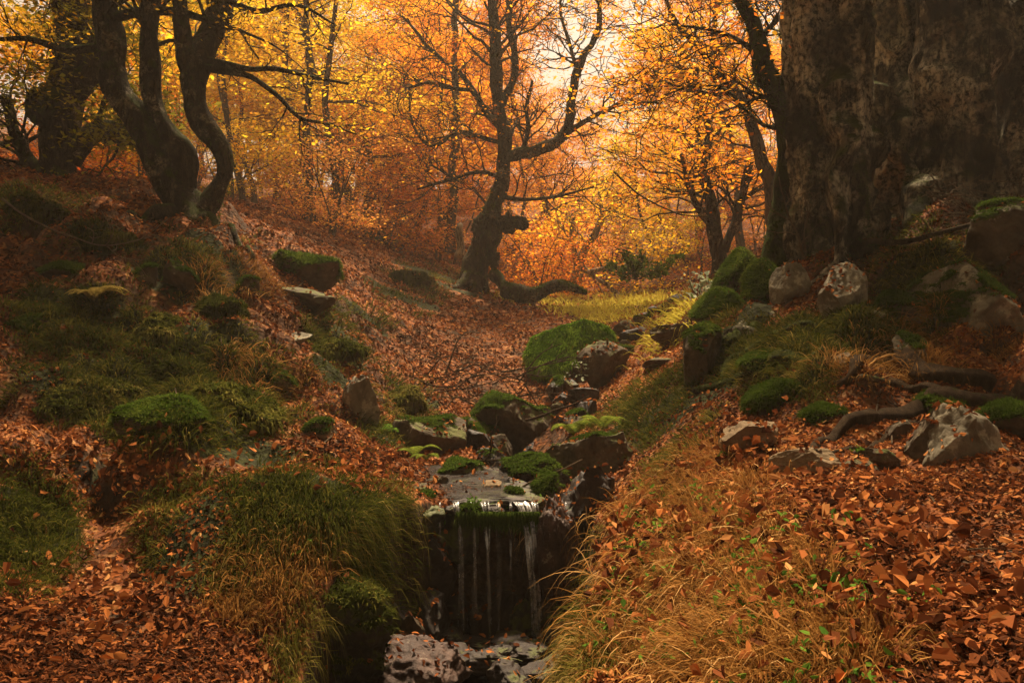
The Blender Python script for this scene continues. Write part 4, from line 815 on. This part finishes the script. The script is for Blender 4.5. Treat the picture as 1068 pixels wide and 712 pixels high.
def giant_tree():
    g = np.random.default_rng(36); d = 6.4
    t = thing('giant_beech', at(920, 265, d), 'giant old beech with massive fused lichened trunk filling the upper right', 'tree')
    L = [[(868, 330, 52, -.2), (872, 300, 42, -.2), (874, 270, 34, -.2), (870, 220, 31, -.2), (868, 160, 30, -.2), (864, 90, 31, -.2), (864, 20, 33, -.2), (862, -60, 35, -.2), (856, -200, 30, -.2)],
         [(935, 320, 70, .2), (932, 290, 52, .4), (932, 255, 44, .8), (932, 200, 38, 1.0), (932, 130, 37, 1.0), (934, 60, 38, 1.0), (938, -10, 40, .9), (944, -80, 40, .9), (956, -220, 34, .9)],
         [(1005, 280, 62, .6), (1002, 250, 44, .2), (1000, 200, 33, .1), (997, 150, 29, .1), (996, 90, 30, .1), (998, 20, 34, .1), (1006, -70, 36, .1), (1020, -220, 30, .6)],
         [(1066, 250, 34, .8), (1060, 180, 24, .8), (1056, 110, 21, .8), (1060, 30, 22, .8), (1060, -60, 22, 1.2), (1090, -200, 16, 1.2)],
         [(940, 300, 30, -.35), (955, 270, 20, -.3), (956, 220, 12, -.2), (950, 160, 8, .1), (944, 100, 6, .5)],
         [(895, 310, 26, -.4), (897, 270, 17, -.3), (903, 200, 11, 0), (908, 120, 9, .4), (908, 50, 7, .6)]]
    mb = MB()
    for k, pts in enumerate(L):
        P, R_ = limb(pts, d, seed=k + 40, step=.05, wob=.05); tube(mb, P, R_, 44, .16, 2.6, k + 50, ridge=.22)
        if k in (0, 4): n_ = len(P) // 2; fuzz(t, P[:n_], R_[:n_] * 1.03, g, M_moss, 5000, .03)
    RT = [[(865, 300, 22, -.1), (845, 318, 18, -.3), (815, 340, 14, -.6), (780, 362, 11, -.9), (745, 395, 9, -1.2)], [(905, 300, 24, -.2), (915, 322, 18, -.7), (930, 345, 12, -1.1), (950, 362, 8, -1.4)],
          [(960, 290, 24, -.2), (985, 312, 16, -.6), (1015, 330, 10, -1.0)], [(1000, 270, 24, .2), (1030, 285, 16, -.2), (1080, 300, 10, -.5)], [(850, 290, 14, .1), (830, 310, 8, .2), (800, 318, 6, .3)]]
    for k, pts in enumerate(RT):
        P, R_ = limb(pts, d, seed=k, step=.05); tube(mb, P, R_, 20, .22, 4, k + 90, ridge=.2); fuzz(t, P, R_ * 1.12, g, M_moss, 3500, .035)
    o = mb.build('trunk', M_bark_old, t)
    md = o.modifiers.new('remesh', 'REMESH'); md.mode = 'VOXEL'; md.voxel_size = .022; md.use_smooth_shade = True
    dg = bpy.context.evaluated_depsgraph_get(); me = bpy.data.meshes.new_from_object(o.evaluated_get(dg)); o.modifiers.clear(); o.data = me
    V = np.zeros(len(me.vertices) * 3, np.float32); me.vertices.foreach_get('co', V); V = V.reshape(-1, 3); nn = np.zeros(len(V) * 3, np.float32); me.vertices.foreach_get('normal', nn); nn = nn.reshape(-1, 3)
    q = V * np.array([5, 5, 1.6]); rd = 1 - np.abs(vnoise(q, 5)) * 2; q2 = V * np.array([14, 14, 7]); f = .045 * rd + .018 * fbm(q2, 3, 6) + .045 * fbm(V * 2.2, 2, 9) + .02 * (1 - 2 * np.abs(vnoise(V * np.array([11, 11, 3.]), 15)))
    f = f + .17 * (.5 - 1.8 * np.abs(vnoise(V * np.array([3.4, 3.4, .5]) + .35 * vnoise(V * 2, 26)[:, None], 25))); V = V + nn * f[:, None]; me.vertices.foreach_set('co', V.astype(np.float32).ravel()); me.update()
    if not me.materials: me.materials.append(M_bark_old)
    # knots and hollows
    for (px, py, w, h, s) in [(900, 262, 30, 30, 4)]:
        c = at(px, py, d - .42); V, T = rock_verts(s + 70, (w / F * d, .3, h / F * d), 5, 2, .15); mb = MB(); mb.add(V + c, t=T); mb.build('knot', M_bark_dark, t)
    tips = []
    # mossy stem left of the trunk
    S = [[(800, 330, 30, .2), (812, 290, 22, .2), (820, 250, 19, .2), (826, 200, 16, .2), (826, 150, 15, .2), (822, 115, 15, .2), (808, 92, 13, .2), (797, 76, 11, .2), (792, 50, 9.5, .2), (783, 20, 8.5, .2), (768, -10, 8, .2), (750, -80, 6, .2)]]
    for pts in S:
        P, R_ = limb(pts, d, seed=3, step=.05); mb = MB(); tube(mb, P, R_, 22, .22, 4, 8, ridge=.15); mb.build('stem', M_bark_moss, t); fuzz(t, P, R_, g, M_moss, 5000, .035)
    P, R_ = limb([(822, 108, 10), (830, 90, 12), (836, 78, 8)], d + .2); mb = MB(); tube(mb, P, R_, 12, .2); mb.build('knot', M_bark_moss, t)
    for pts in [[(800, 100, 3, .2), (786, 104, 2, .2), (778, 108, 1, .2)], [(795, 60, 3, .2), (770, 40, 2.4, .3), (740, 30, 1.8, .4), (700, 25, 1, .5)], [(790, 45, 3, .2), (812, 20, 2.4, .2), (825, -10, 2, .2)],
                [(825, 130, 3, .3), (800, 130, 2.2, .5), (760, 95, 1.8, .8), (720, 90, 1.3, 1.1), (690, 100, .8, 1.3)], [(860, -20, 12, -.2), (800, -60, 9, -.4), (720, -80, 6, -.8), (640, -70, 4, -1.2)],
                [(930, -30, 14, -.3), (860, -110, 10, -1.2), (790, -190, 6, -2.0)], [(990, -30, 14, 0), (1060, -90, 9, -1), (1120, -150, 6, -2)]]:
        P, R_ = limb(pts, d, seed=12, wob=.05); mb = MB(); tube(mb, P, R_, 8, .15); paths = []; twigs_from(P, R_, g, paths, tips, 12, .7, 3, .1, .4, .35); add_paths(mb, paths, .003, 1); mb.build('branch', M_bark_dark, t)
    tips = [q for q in tips if q[0][0] / q[0][1] < .31]
    mb = MB(); sprays(mb, tips, 4, .045, .14, g, .3, .35); c = mb.build('crown', M_crown, t, smooth=False); c.color = (*ORA, 1)
    # surface roots over the right bank
    for (pts, mt) in [([(1030, 405, 12), (985, 398, 11), (945, 385, 11), (915, 382, 9), (893, 392, 7), (872, 406, 5)], M_twig), ([(1068, 415, 12), (1010, 425, 10), (960, 430, 10), (905, 440, 8), (875, 455, 6), (845, 475, 4)], M_twig),
                      ([(860, 372, 7), (820, 378, 8), (785, 392, 8), (755, 405, 7), (725, 412, 5)], M_bark_moss), ([(930, 400, 5), (965, 410, 6), (1000, 435, 5), (1030, 450, 4)], M_twig), ([(960, 440, 5), (930, 452, 5), (890, 470, 4), (865, 478, 3)], M_twig),
                      ([(790, 345, 9), (765, 360, 9), (740, 378, 8), (722, 398, 6)], M_bark_moss), ([(850, 345, 8), (805, 355, 8), (770, 378, 7), (748, 400, 5)], M_bark_moss)]:
        W = np.array([[*hit([a_], [b])[0], c / F * hit([a_], [b])[0][1]] for (a_, b, c) in pts]); S_ = spline(W, .04); P, R_ = S_[:, :3], S_[:, 3]
        P[:, 2] = zg(P[:, 0], P[:, 1]) + R_ * .15 + .012 * vnoise(P * 6, 3); P[:, 0] += .03 * vnoise(P * 4, 4); mb = MB(); tube(mb, P, R_, 16, .4, 9, 4, ridge=.25); mb.build('root', mt, t)
giant_tree()

def slim_trees():
    g = np.random.default_rng(38)
    for (lab, d, L, mat, colr, nt_, mossy) in [
        ('slim leaning tree crossing the orange background left of the giant beech', 12.0, [[(812, 250, 9), (806, 215, 8), (800, 180, 7), (790, 145, 6.5), (778, 120, 6), (766, 98, 5.5), (750, 78, 4), (728, 50, 3), (705, 20, 2.4), (690, -20, 2)], [(766, 98, 3), (740, 98, 2.4), (712, 92, 2), (680, 80, 1.2)], [(745, 70, 2.4), (748, 30, 2), (752, -10, 1.4)]], M_bark_far, ORA, 14, 0),
        ('crooked brown tree rising from the mossy hummocks right of the stream', 13.5, [[(752, 300, 14), (750, 275, 9), (746, 250, 7.5), (741, 225, 6.5), (738, 195, 6), (735, 165, 5), (738, 140, 4), (730, 110, 3), (728, 70, 2)], [(757, 262, 5), (764, 240, 5), (770, 215, 5), (778, 190, 5), (782, 170, 4.5)], [(748, 240, 4), (732, 220, 3.5), (722, 195, 3), (712, 160, 2)]], M_bark_dark, ORA, 12, 1),
        ('bleached dead forked tree in the clearing behind the mossy boulder', 18.0, [[(598, 305, 8), (602, 288, 6), (606, 270, 5), (612, 258, 4), (622, 245, 3.5), (628, 225, 2.5), (625, 200, 1.6)], [(603, 285, 4), (598, 265, 3), (594, 245, 2.4), (598, 225, 1.6)], [(612, 285, 3), (632, 280, 2.4), (655, 278, 2), (675, 265, 1.5)], [(608, 280, 3), (622, 290, 2.4), (634, 298, 2), (640, 306, 1)]], M_bark_white, GOLD, 8, 0),
        ('dark twisted bushy tree on the left skyline', 22.0, [[(383, 250, 9), (384, 225, 7), (388, 205, 6.5), (394, 185, 6), (402, 172, 4), (420, 160, 2)], [(388, 195, 5), (376, 180, 4), (360, 170, 3), (345, 160, 1.6)], [(394, 185, 4), (386, 165, 3.4), (380, 140, 2.6), (378, 110, 1.5)], [(398, 178, 4), (412, 178, 3), (428, 172, 1.6)]], M_bark_dark, ORA, 12, 0),
        ('straight brown trunk behind the left end of the knobbly tree', 20.0, [[(468, 262, 6), (470, 240, 5), (473, 210, 4.6), (472, 170, 4.2), (476, 120, 4), (474, 60, 3.4), (476, -10, 3)]], M_bark_far, ORA, 10, 0),
        ('short broken pale stump left of the knobbly tree', 17.0, [[(478, 268, 6), (479, 256, 4.5), (480, 244, 4), (482, 234, 3.2)]], M_bark_white, ORA, 0, 0),
        ('thin straight trunk on the left skyline beside the sky gap', 19.0, [[(318, 238, 6), (320, 215, 4.6), (322, 180, 4.2), (318, 130, 4), (321, 70, 3.4), (318, -20, 3)]], M_bark_far, YEL_, 12, 0)]:
        t = thing('tree', at(L[0][0][0], L[0][0][1] - 4, d), lab, 'tree'); tips = []
        for k, pts in enumerate(L):
            P, R_ = limb(pts, d, seed=k + 2, wob=.06, dd=g.uniform(-.4, .4)); mb = MB(); tube(mb, P, R_, 12, .2, 4, k); paths = []
            if nt_: twigs_from(P, R_, g, paths, tips, nt_, 1.1, 3, .3, .4, .35); add_paths(mb, paths, .006, 1)
            mb.build('trunk' if k == 0 else 'branch', mat, t)
        if tips: mb = MB(); sprays(mb, tips, 6, .085, .2, g, .25, .5); c = mb.build('crown', M_crown, t, smooth=False); c.color = (*colr, 1)
slim_trees()

for (lab, px, py, w, h, sd) in [('mossy hummock at the lower edge of the left grassy bank', 245, 432, 100, 66, 81), ('broad dark mossy hummock low at the far left of the bank', 95, 425, 110, 70, 82),
    ('mossy lump in the middle of the left bank', 175, 350, 80, 46, 83), ('mossy lump below the half buried stone on the left bank', 225, 325, 60, 36, 84), ('small mossy mound under the arching bare twig', 112, 258, 66, 34, 85),
    ('dark mossy mound at the upper left edge', 30, 222, 80, 44, 86), ('mossy mound above the pale upright stone', 352, 368, 60, 34, 87), ('mossy mound on the slope left of the clearing', 425, 292, 56, 26, 88), ('mossy mound beside the low pale boulder', 418, 420, 50, 36, 89)]:
    R(lab, px, py, 5, w, h * .8, w / F * 5, B_, sd, moss=.05, name='mossy_hummock', cat='hummock', mdens=11000, mln=.055, cuts=5, rough=.22, mossmat=M_tussock, droop=1.3)
# mossy hummocks and the fallen mossy log
R('mossy hummock at the foot of the crooked brown tree', 766, 290, 8.4, 40, 56, .5, B_, 71, moss=-.3, name='mossy_hummock', mdens=5000, mln=.04, cuts=4, cat='hummock')
R('low mossy hummock left of the mossy stem of the giant beech', 745, 322, 8.6, 50, 36, .5, B_, 72, moss=-.2, name='mossy_hummock', mdens=4000, mln=.04, cuts=4, cat='hummock')
R('round mossy hummock against the mossy stem of the giant beech', 792, 300, 7.4, 34, 50, .4, B_, 73, moss=-.3, name='mossy_hummock', mdens=4000, mln=.04, cuts=4, cat='hummock')
def log_():
    g = np.random.default_rng(3); t = thing('fallen_log', at(560, 306, 14.5), 'mossy fallen log lying right of the knobbly tree', 'log')
    P, R_ = limb([(524, 300, 8), (540, 306, 9), (556, 308, 8), (570, 302, 7), (585, 298, 6), (602, 302, 4), (612, 306, 2)], 14.6); mb = MB(); tube(mb, P, R_, 14, .25, 4, 2); mb.build('trunk', M_bark_dark, t); fuzz(t, P, R_, g, M_moss, 1800, .06, 1.2)
log_()

# ------------------------------------------------------------------ ferns, twigs, sticks, shrubs
def fern(px, py, label, mat, nf=5, L=.2, seed=0, dd=0):
    g = np.random.default_rng(seed); c = hit([px], [py])[0] if not dd else at(px, py, dd); t = thing('fern', c, label, 'fern', None)
    for k in range(nf):
        a_ = g.uniform(-2.6, -.5) if nf < 5 else k / nf * 6.28 + g.uniform(-.3, .3); s = np.linspace(0, 1, 16); ln = L * g.uniform(.7, 1.1)
        P = c + np.stack([math.cos(a_) * s * ln, math.sin(a_) * s * ln, ln * (1.5 * s - 1.25 * s * s)], -1); P[:, 2] += .01
        T = norm(np.gradient(P, axis=0)); sd = norm(np.cross(T, [0, 0, 1])); mb = MB(); tube(mb, P, np.linspace(.0025, .0008, 16), 4, r=.2)
        u = np.linspace(.08, .98, 20); Pi = np.stack([np.interp(u, s, P[:, i]) for i in range(3)], -1); Ti = np.stack([np.interp(u, s, T[:, i]) for i in range(3)], -1); Si = np.stack([np.interp(u, s, sd[:, i]) for i in range(3)], -1)
        for sg in (-1, 1): blades(mb, Pi, norm(Si * sg + Ti * .45), ln * .3 * np.sin(np.pi * np.clip(u * .85 + .15, 0, 1)) + .006, .011 * L / .2, .25, g.uniform(0, 1, 20), 3, side=norm(Ti))
        mb.build('frond', mat, t, smooth=False)
fern(432, 478, 'small yellow green fern by the low pale boulder', M_fern, 5, .17, 1, 5.35)
fern(445, 482, 'tiny fern drooping over the water just right of the other one', M_fern, 4, .14, 2, 5.2)
fern(598, 456, 'fern left of the pair above the sloping olive boulder', M_fern, 4, .26, 3, 5.5)
fern(628, 449, 'fern right of the pair above the sloping olive boulder', M_fern, 5, .2, 4, 5.35)
fern(98, 328, 'golden fern clump on the dark left bank', M_fernold, 11, .24, 5)
fern(410, 456, 'dark green fern tucked beside the low pale boulder', M_herb, 6, .16, 6)

def stick(label, pts, rad, mat, d=None, group=None, name='twig', kids=0, seed=0, cat='twig', lift=.01):
    g = np.random.default_rng(seed)
    if d: W = np.array([[*at(p[0], p[1], d + (p[2] if len(p) > 2 else 0))] for p in pts])
    else: W = np.array([hit([p[0]], [p[1]])[0] for p in pts]); W[:, 2] += lift
    S = spline(W, .04); S = S + fbm(S * 6, 2, seed)[:, None] * .01; mb = MB(); tube(mb, S, np.linspace(rad, rad * .45, len(S)), 6, .1, 20, seed)
    paths, tips = [], []
    if kids: twigs_from(S, np.full(len(S), rad), g, paths, tips, kids, .22, 2, .1, .7, .3); add_paths(mb, paths, .0015, 2)
    o = mb.build(name, mat, origin=W[0]); tag(o, label, cat, (group + ': ' + label.split(' ', 1)[1]) if group else None); return o
stick('long bare twig arching over the upper left bank', [(0, 208, 0), (40, 232, 0), (75, 248, 0), (110, 256, 0), (145, 250, .1), (178, 226, .2)], .008, M_paletwig, 5.6, kids=3)
stick('thin branch across the stream just above the slab', [(418, 492), (450, 486), (490, 480), (530, 478), (560, 477)], .011, M_twig, 4.95, kids=3)
stick('bent twig leaning from the slab up to the sloping boulder', [(531, 524, -.3), (545, 508, -.2), (565, 498, -.3), (585, 490, -.3), (607, 479, -.2)], .007, M_paletwig, 4.6)
stick('reddish branch lying under the mid stream boulder', [(548, 438), (575, 430), (600, 420), (615, 412)], .012, M_twig, 6.2)
stick('pale forked sapling twig standing before the mossy stem', [(838, 268), (832, 245), (822, 222), (815, 200), (812, 185)], .008, M_paletwig, 5.3, kids=5, seed=3)
stick('second pale upright twig right of the forked sapling twig', [(840, 262), (839, 240), (842, 222), (838, 205)], .006, M_paletwig, 5.3, kids=3, seed=4)
stick('long root like branch along the ledge at the upper right', [(905, 252), (940, 252), (975, 245), (1010, 235), (1040, 225), (1070, 214)], .02, M_twig, 5.2, kids=4, seed=5)
stick('bare branch hanging before the orange background at centre right', [(640, 180), (665, 202), (690, 216), (715, 224), (745, 227)], .012, M_bark_dark, 9.0, kids=5, seed=8)
g = np.random.default_rng(77)
for k in range(26):
    x0, y0 = g.uniform(960, 1050), g.uniform(180, 235); a_ = g.uniform(-.2, 1.2); L = g.uniform(30, 80)
    stick(('long' if L > 55 else 'short') + ' bare twig in the tangle beside the giant trunk ' + ('on its left' if x0 < 1005 else 'on its right'), [(x0, y0), (x0 + L * .5 * math.cos(a_), y0 + L * .5 * math.sin(a_) + g.normal(0, 5)), (x0 + L * math.cos(a_), y0 + L * .8 * math.sin(a_))], g.uniform(.003, .006), M_paletwig, g.uniform(5.2, 5.6), 'bare twigs tangled at the foot of the giant beech', kids=1, seed=k)
for k in range(46):
    x0, y0 = g.uniform(440, 550), g.uniform(386, 425); a_ = g.normal(.0, .5) + (math.pi if g.uniform() < .3 else 0); L = g.uniform(30, 90)
    stick(('stout ' if L > 60 else 'short ') + 'dead stick in the brushwood jam ' + ('near its left end' if x0 < 480 else ('in its middle' if x0 < 515 else 'close to the mossy boulder')), [(x0, y0), (x0 + L * .5 * math.cos(a_), y0 + L * .5 * math.sin(a_) + g.normal(0, 5)), (x0 + L * math.cos(a_), y0 + L * math.sin(a_) * .6)], g.uniform(.004, .009), M_twig if g.uniform() < .7 else M_paletwig, g.uniform(7.2, 7.9), 'dead sticks jammed in the stream', kids=1, seed=k + 50)
for k in range(40):
    x0, y0 = g.uniform(640, 1060), g.uniform(400, 640); a_ = g.uniform(0, 6.28); L = g.uniform(20, 60)
    stick(('long' if L > 40 else 'short') + ' thin twig on the right bank ' + ('beside the tan stones' if y0 < 520 and x0 > 760 else ('on the grassy shoulder above the stream' if x0 < 760 else 'low in the right foreground')), [(x0, y0), (x0 + L * .5 * math.cos(a_), y0 + L * .25 * math.sin(a_)), (x0 + L * math.cos(a_), y0 + L * .5 * math.sin(a_))], g.uniform(.002, .005), M_twig if g.uniform() < .5 else M_paletwig, None, 'twigs lying on the right bank', seed=k + 100)
for k in range(30):
    x0, y0 = g.uniform(40, 460), g.uniform(300, 500); a_ = g.uniform(0, 6.28); L = g.uniform(20, 55)
    stick(('long' if L > 38 else 'short') + ' thin twig on the left slope ' + ('low near the grassy mound' if y0 > 430 else ('among the mossy hummocks' if x0 < 260 else 'on the leafy path')), [(x0, y0), (x0 + L * .5 * math.cos(a_), y0 + L * .25 * math.sin(a_)), (x0 + L * math.cos(a_), y0 + L * .5 * math.sin(a_))], g.uniform(.003, .006), M_twig if g.uniform() < .5 else M_paletwig, None, 'twigs lying on the left slope', seed=k + 150)

def shrub(px, py, d, label, mat, w, h, n, size, seed):
    g = np.random.default_rng(seed); c = at(px, py, d); t = thing('shrub', c, label, 'shrub'); ms = MB(); ml = MB()
    for k in range(14):
        e_ = c + np.array([g.normal(0, w * .4), g.normal(0, w * .3), g.uniform(.4, 1) * h]); S = spline(np.array([c, (c + e_) / 2 + g.normal(0, .05, 3), e_]), .05); tube(ms, S, np.linspace(.008, .003, len(S)), 4)
        i = g.integers(len(S) // 3, len(S), n // 14); leaf_shapes(ml, S[i] + g.normal(0, .05, (len(i), 3)), norm(g.normal(0, .6, (len(i), 3)) + [0, -.4, .8]), size * g.uniform(.6, 1.3, len(i)), g.uniform(0, 1, len(i)), .2, g=g)
    ms.build('stems', M_twig, t); ml.build('leaves', mat, t, smooth=False)
shrub(738, 322, 8.2, 'pale green leafy shrub beside the mossy hummocks', M_pale, .3, .35, 260, .06, 1)
shrub(783, 325, 6.9, 'dark green leafy shrub under the mossy stem', M_herb, .35, .3, 340, .05, 2)
shrub(664, 292, 14.5, 'low dark green bush beyond the clearing', M_moss, .9, .5, 700, .09, 3)
shrub(600, 392, 7.6, 'little ivy sprig growing on the mossy boulder', M_pale, .12, .1, 40, .035, 4)

# ------------------------------------------------------------------ forest haze
def haze():
    m, nt, out = new_mat('forest_haze'); v = N(nt, 'ShaderNodeVolumePrincipled'); v.inputs['Color'].default_value = (1.0, .88, .72, 1)
    v.inputs['Density'].default_value = .0016; v.inputs['Anisotropy'].default_value = .3; nt.links.new(v.outputs[0], out.inputs['Volume'])
    x, y0, y1, z0, z1 = 140, -30, 130, -6, 40
    V = [(a, b, c) for c in (z0, z1) for b in (y0, y1) for a in (-x, x)]
    mb = MB(); mb.add(V, [(0, 2, 3, 1), (4, 5, 7, 6), (0, 1, 5, 4), (2, 6, 7, 3), (0, 4, 6, 2), (1, 3, 7, 5)])
    tag(mb.build('haze', m, smooth=False), kind='stuff')
haze()

# neighbours of one kind are told apart by their order across the view
def number():
    by = {}
    for o in col.objects:
        if o.parent is None and o.get('category') in ('tree', 'sapling') and o.get('group') and 'viewer' not in o['label']: by.setdefault(o['label'], []).append(o)
    W = ['leftmost', 'second from left', 'third from left', 'fourth from left', 'fifth from left', 'sixth from left', 'seventh from left', 'eighth from left', 'ninth from left', 'tenth from left', 'eleventh from left', 'twelfth from left']
    for l, os_ in by.items():
        if len(os_) > 1:
            for k, o in enumerate(sorted(os_, key=lambda o: o.location.x / o.location.y)): o['label'] = (l.replace('of the background', 'background') + ', ' + W[min(k, 11)])
number()

A = np.vstack(_stone_leaves); gl = np.random.default_rng(4); nA = len(A); mb = MB()
A = np.vstack([A, np.column_stack([gl.uniform(-.35, .05, 26), gl.uniform(4.1, 4.9, 26), np.full(26, -.765), np.tile([0, 0, 1., .8], (26, 1))])]); nA = len(A)
leaf_shapes(mb, A[:, :3] + A[:, 3:6] * .008, norm(A[:, 3:6] + gl.normal(0, .3, (nA, 3))), .036 * A[:, 6] * gl.uniform(.5, 1.2, nA), gl.beta(2.5, 2, nA), g=gl)
tag(mb.build('stone_leaves', M_litter, smooth=False), 'russet leaves stuck on the stones and mossy mounds', 'fallen leaves', kind='stuff')
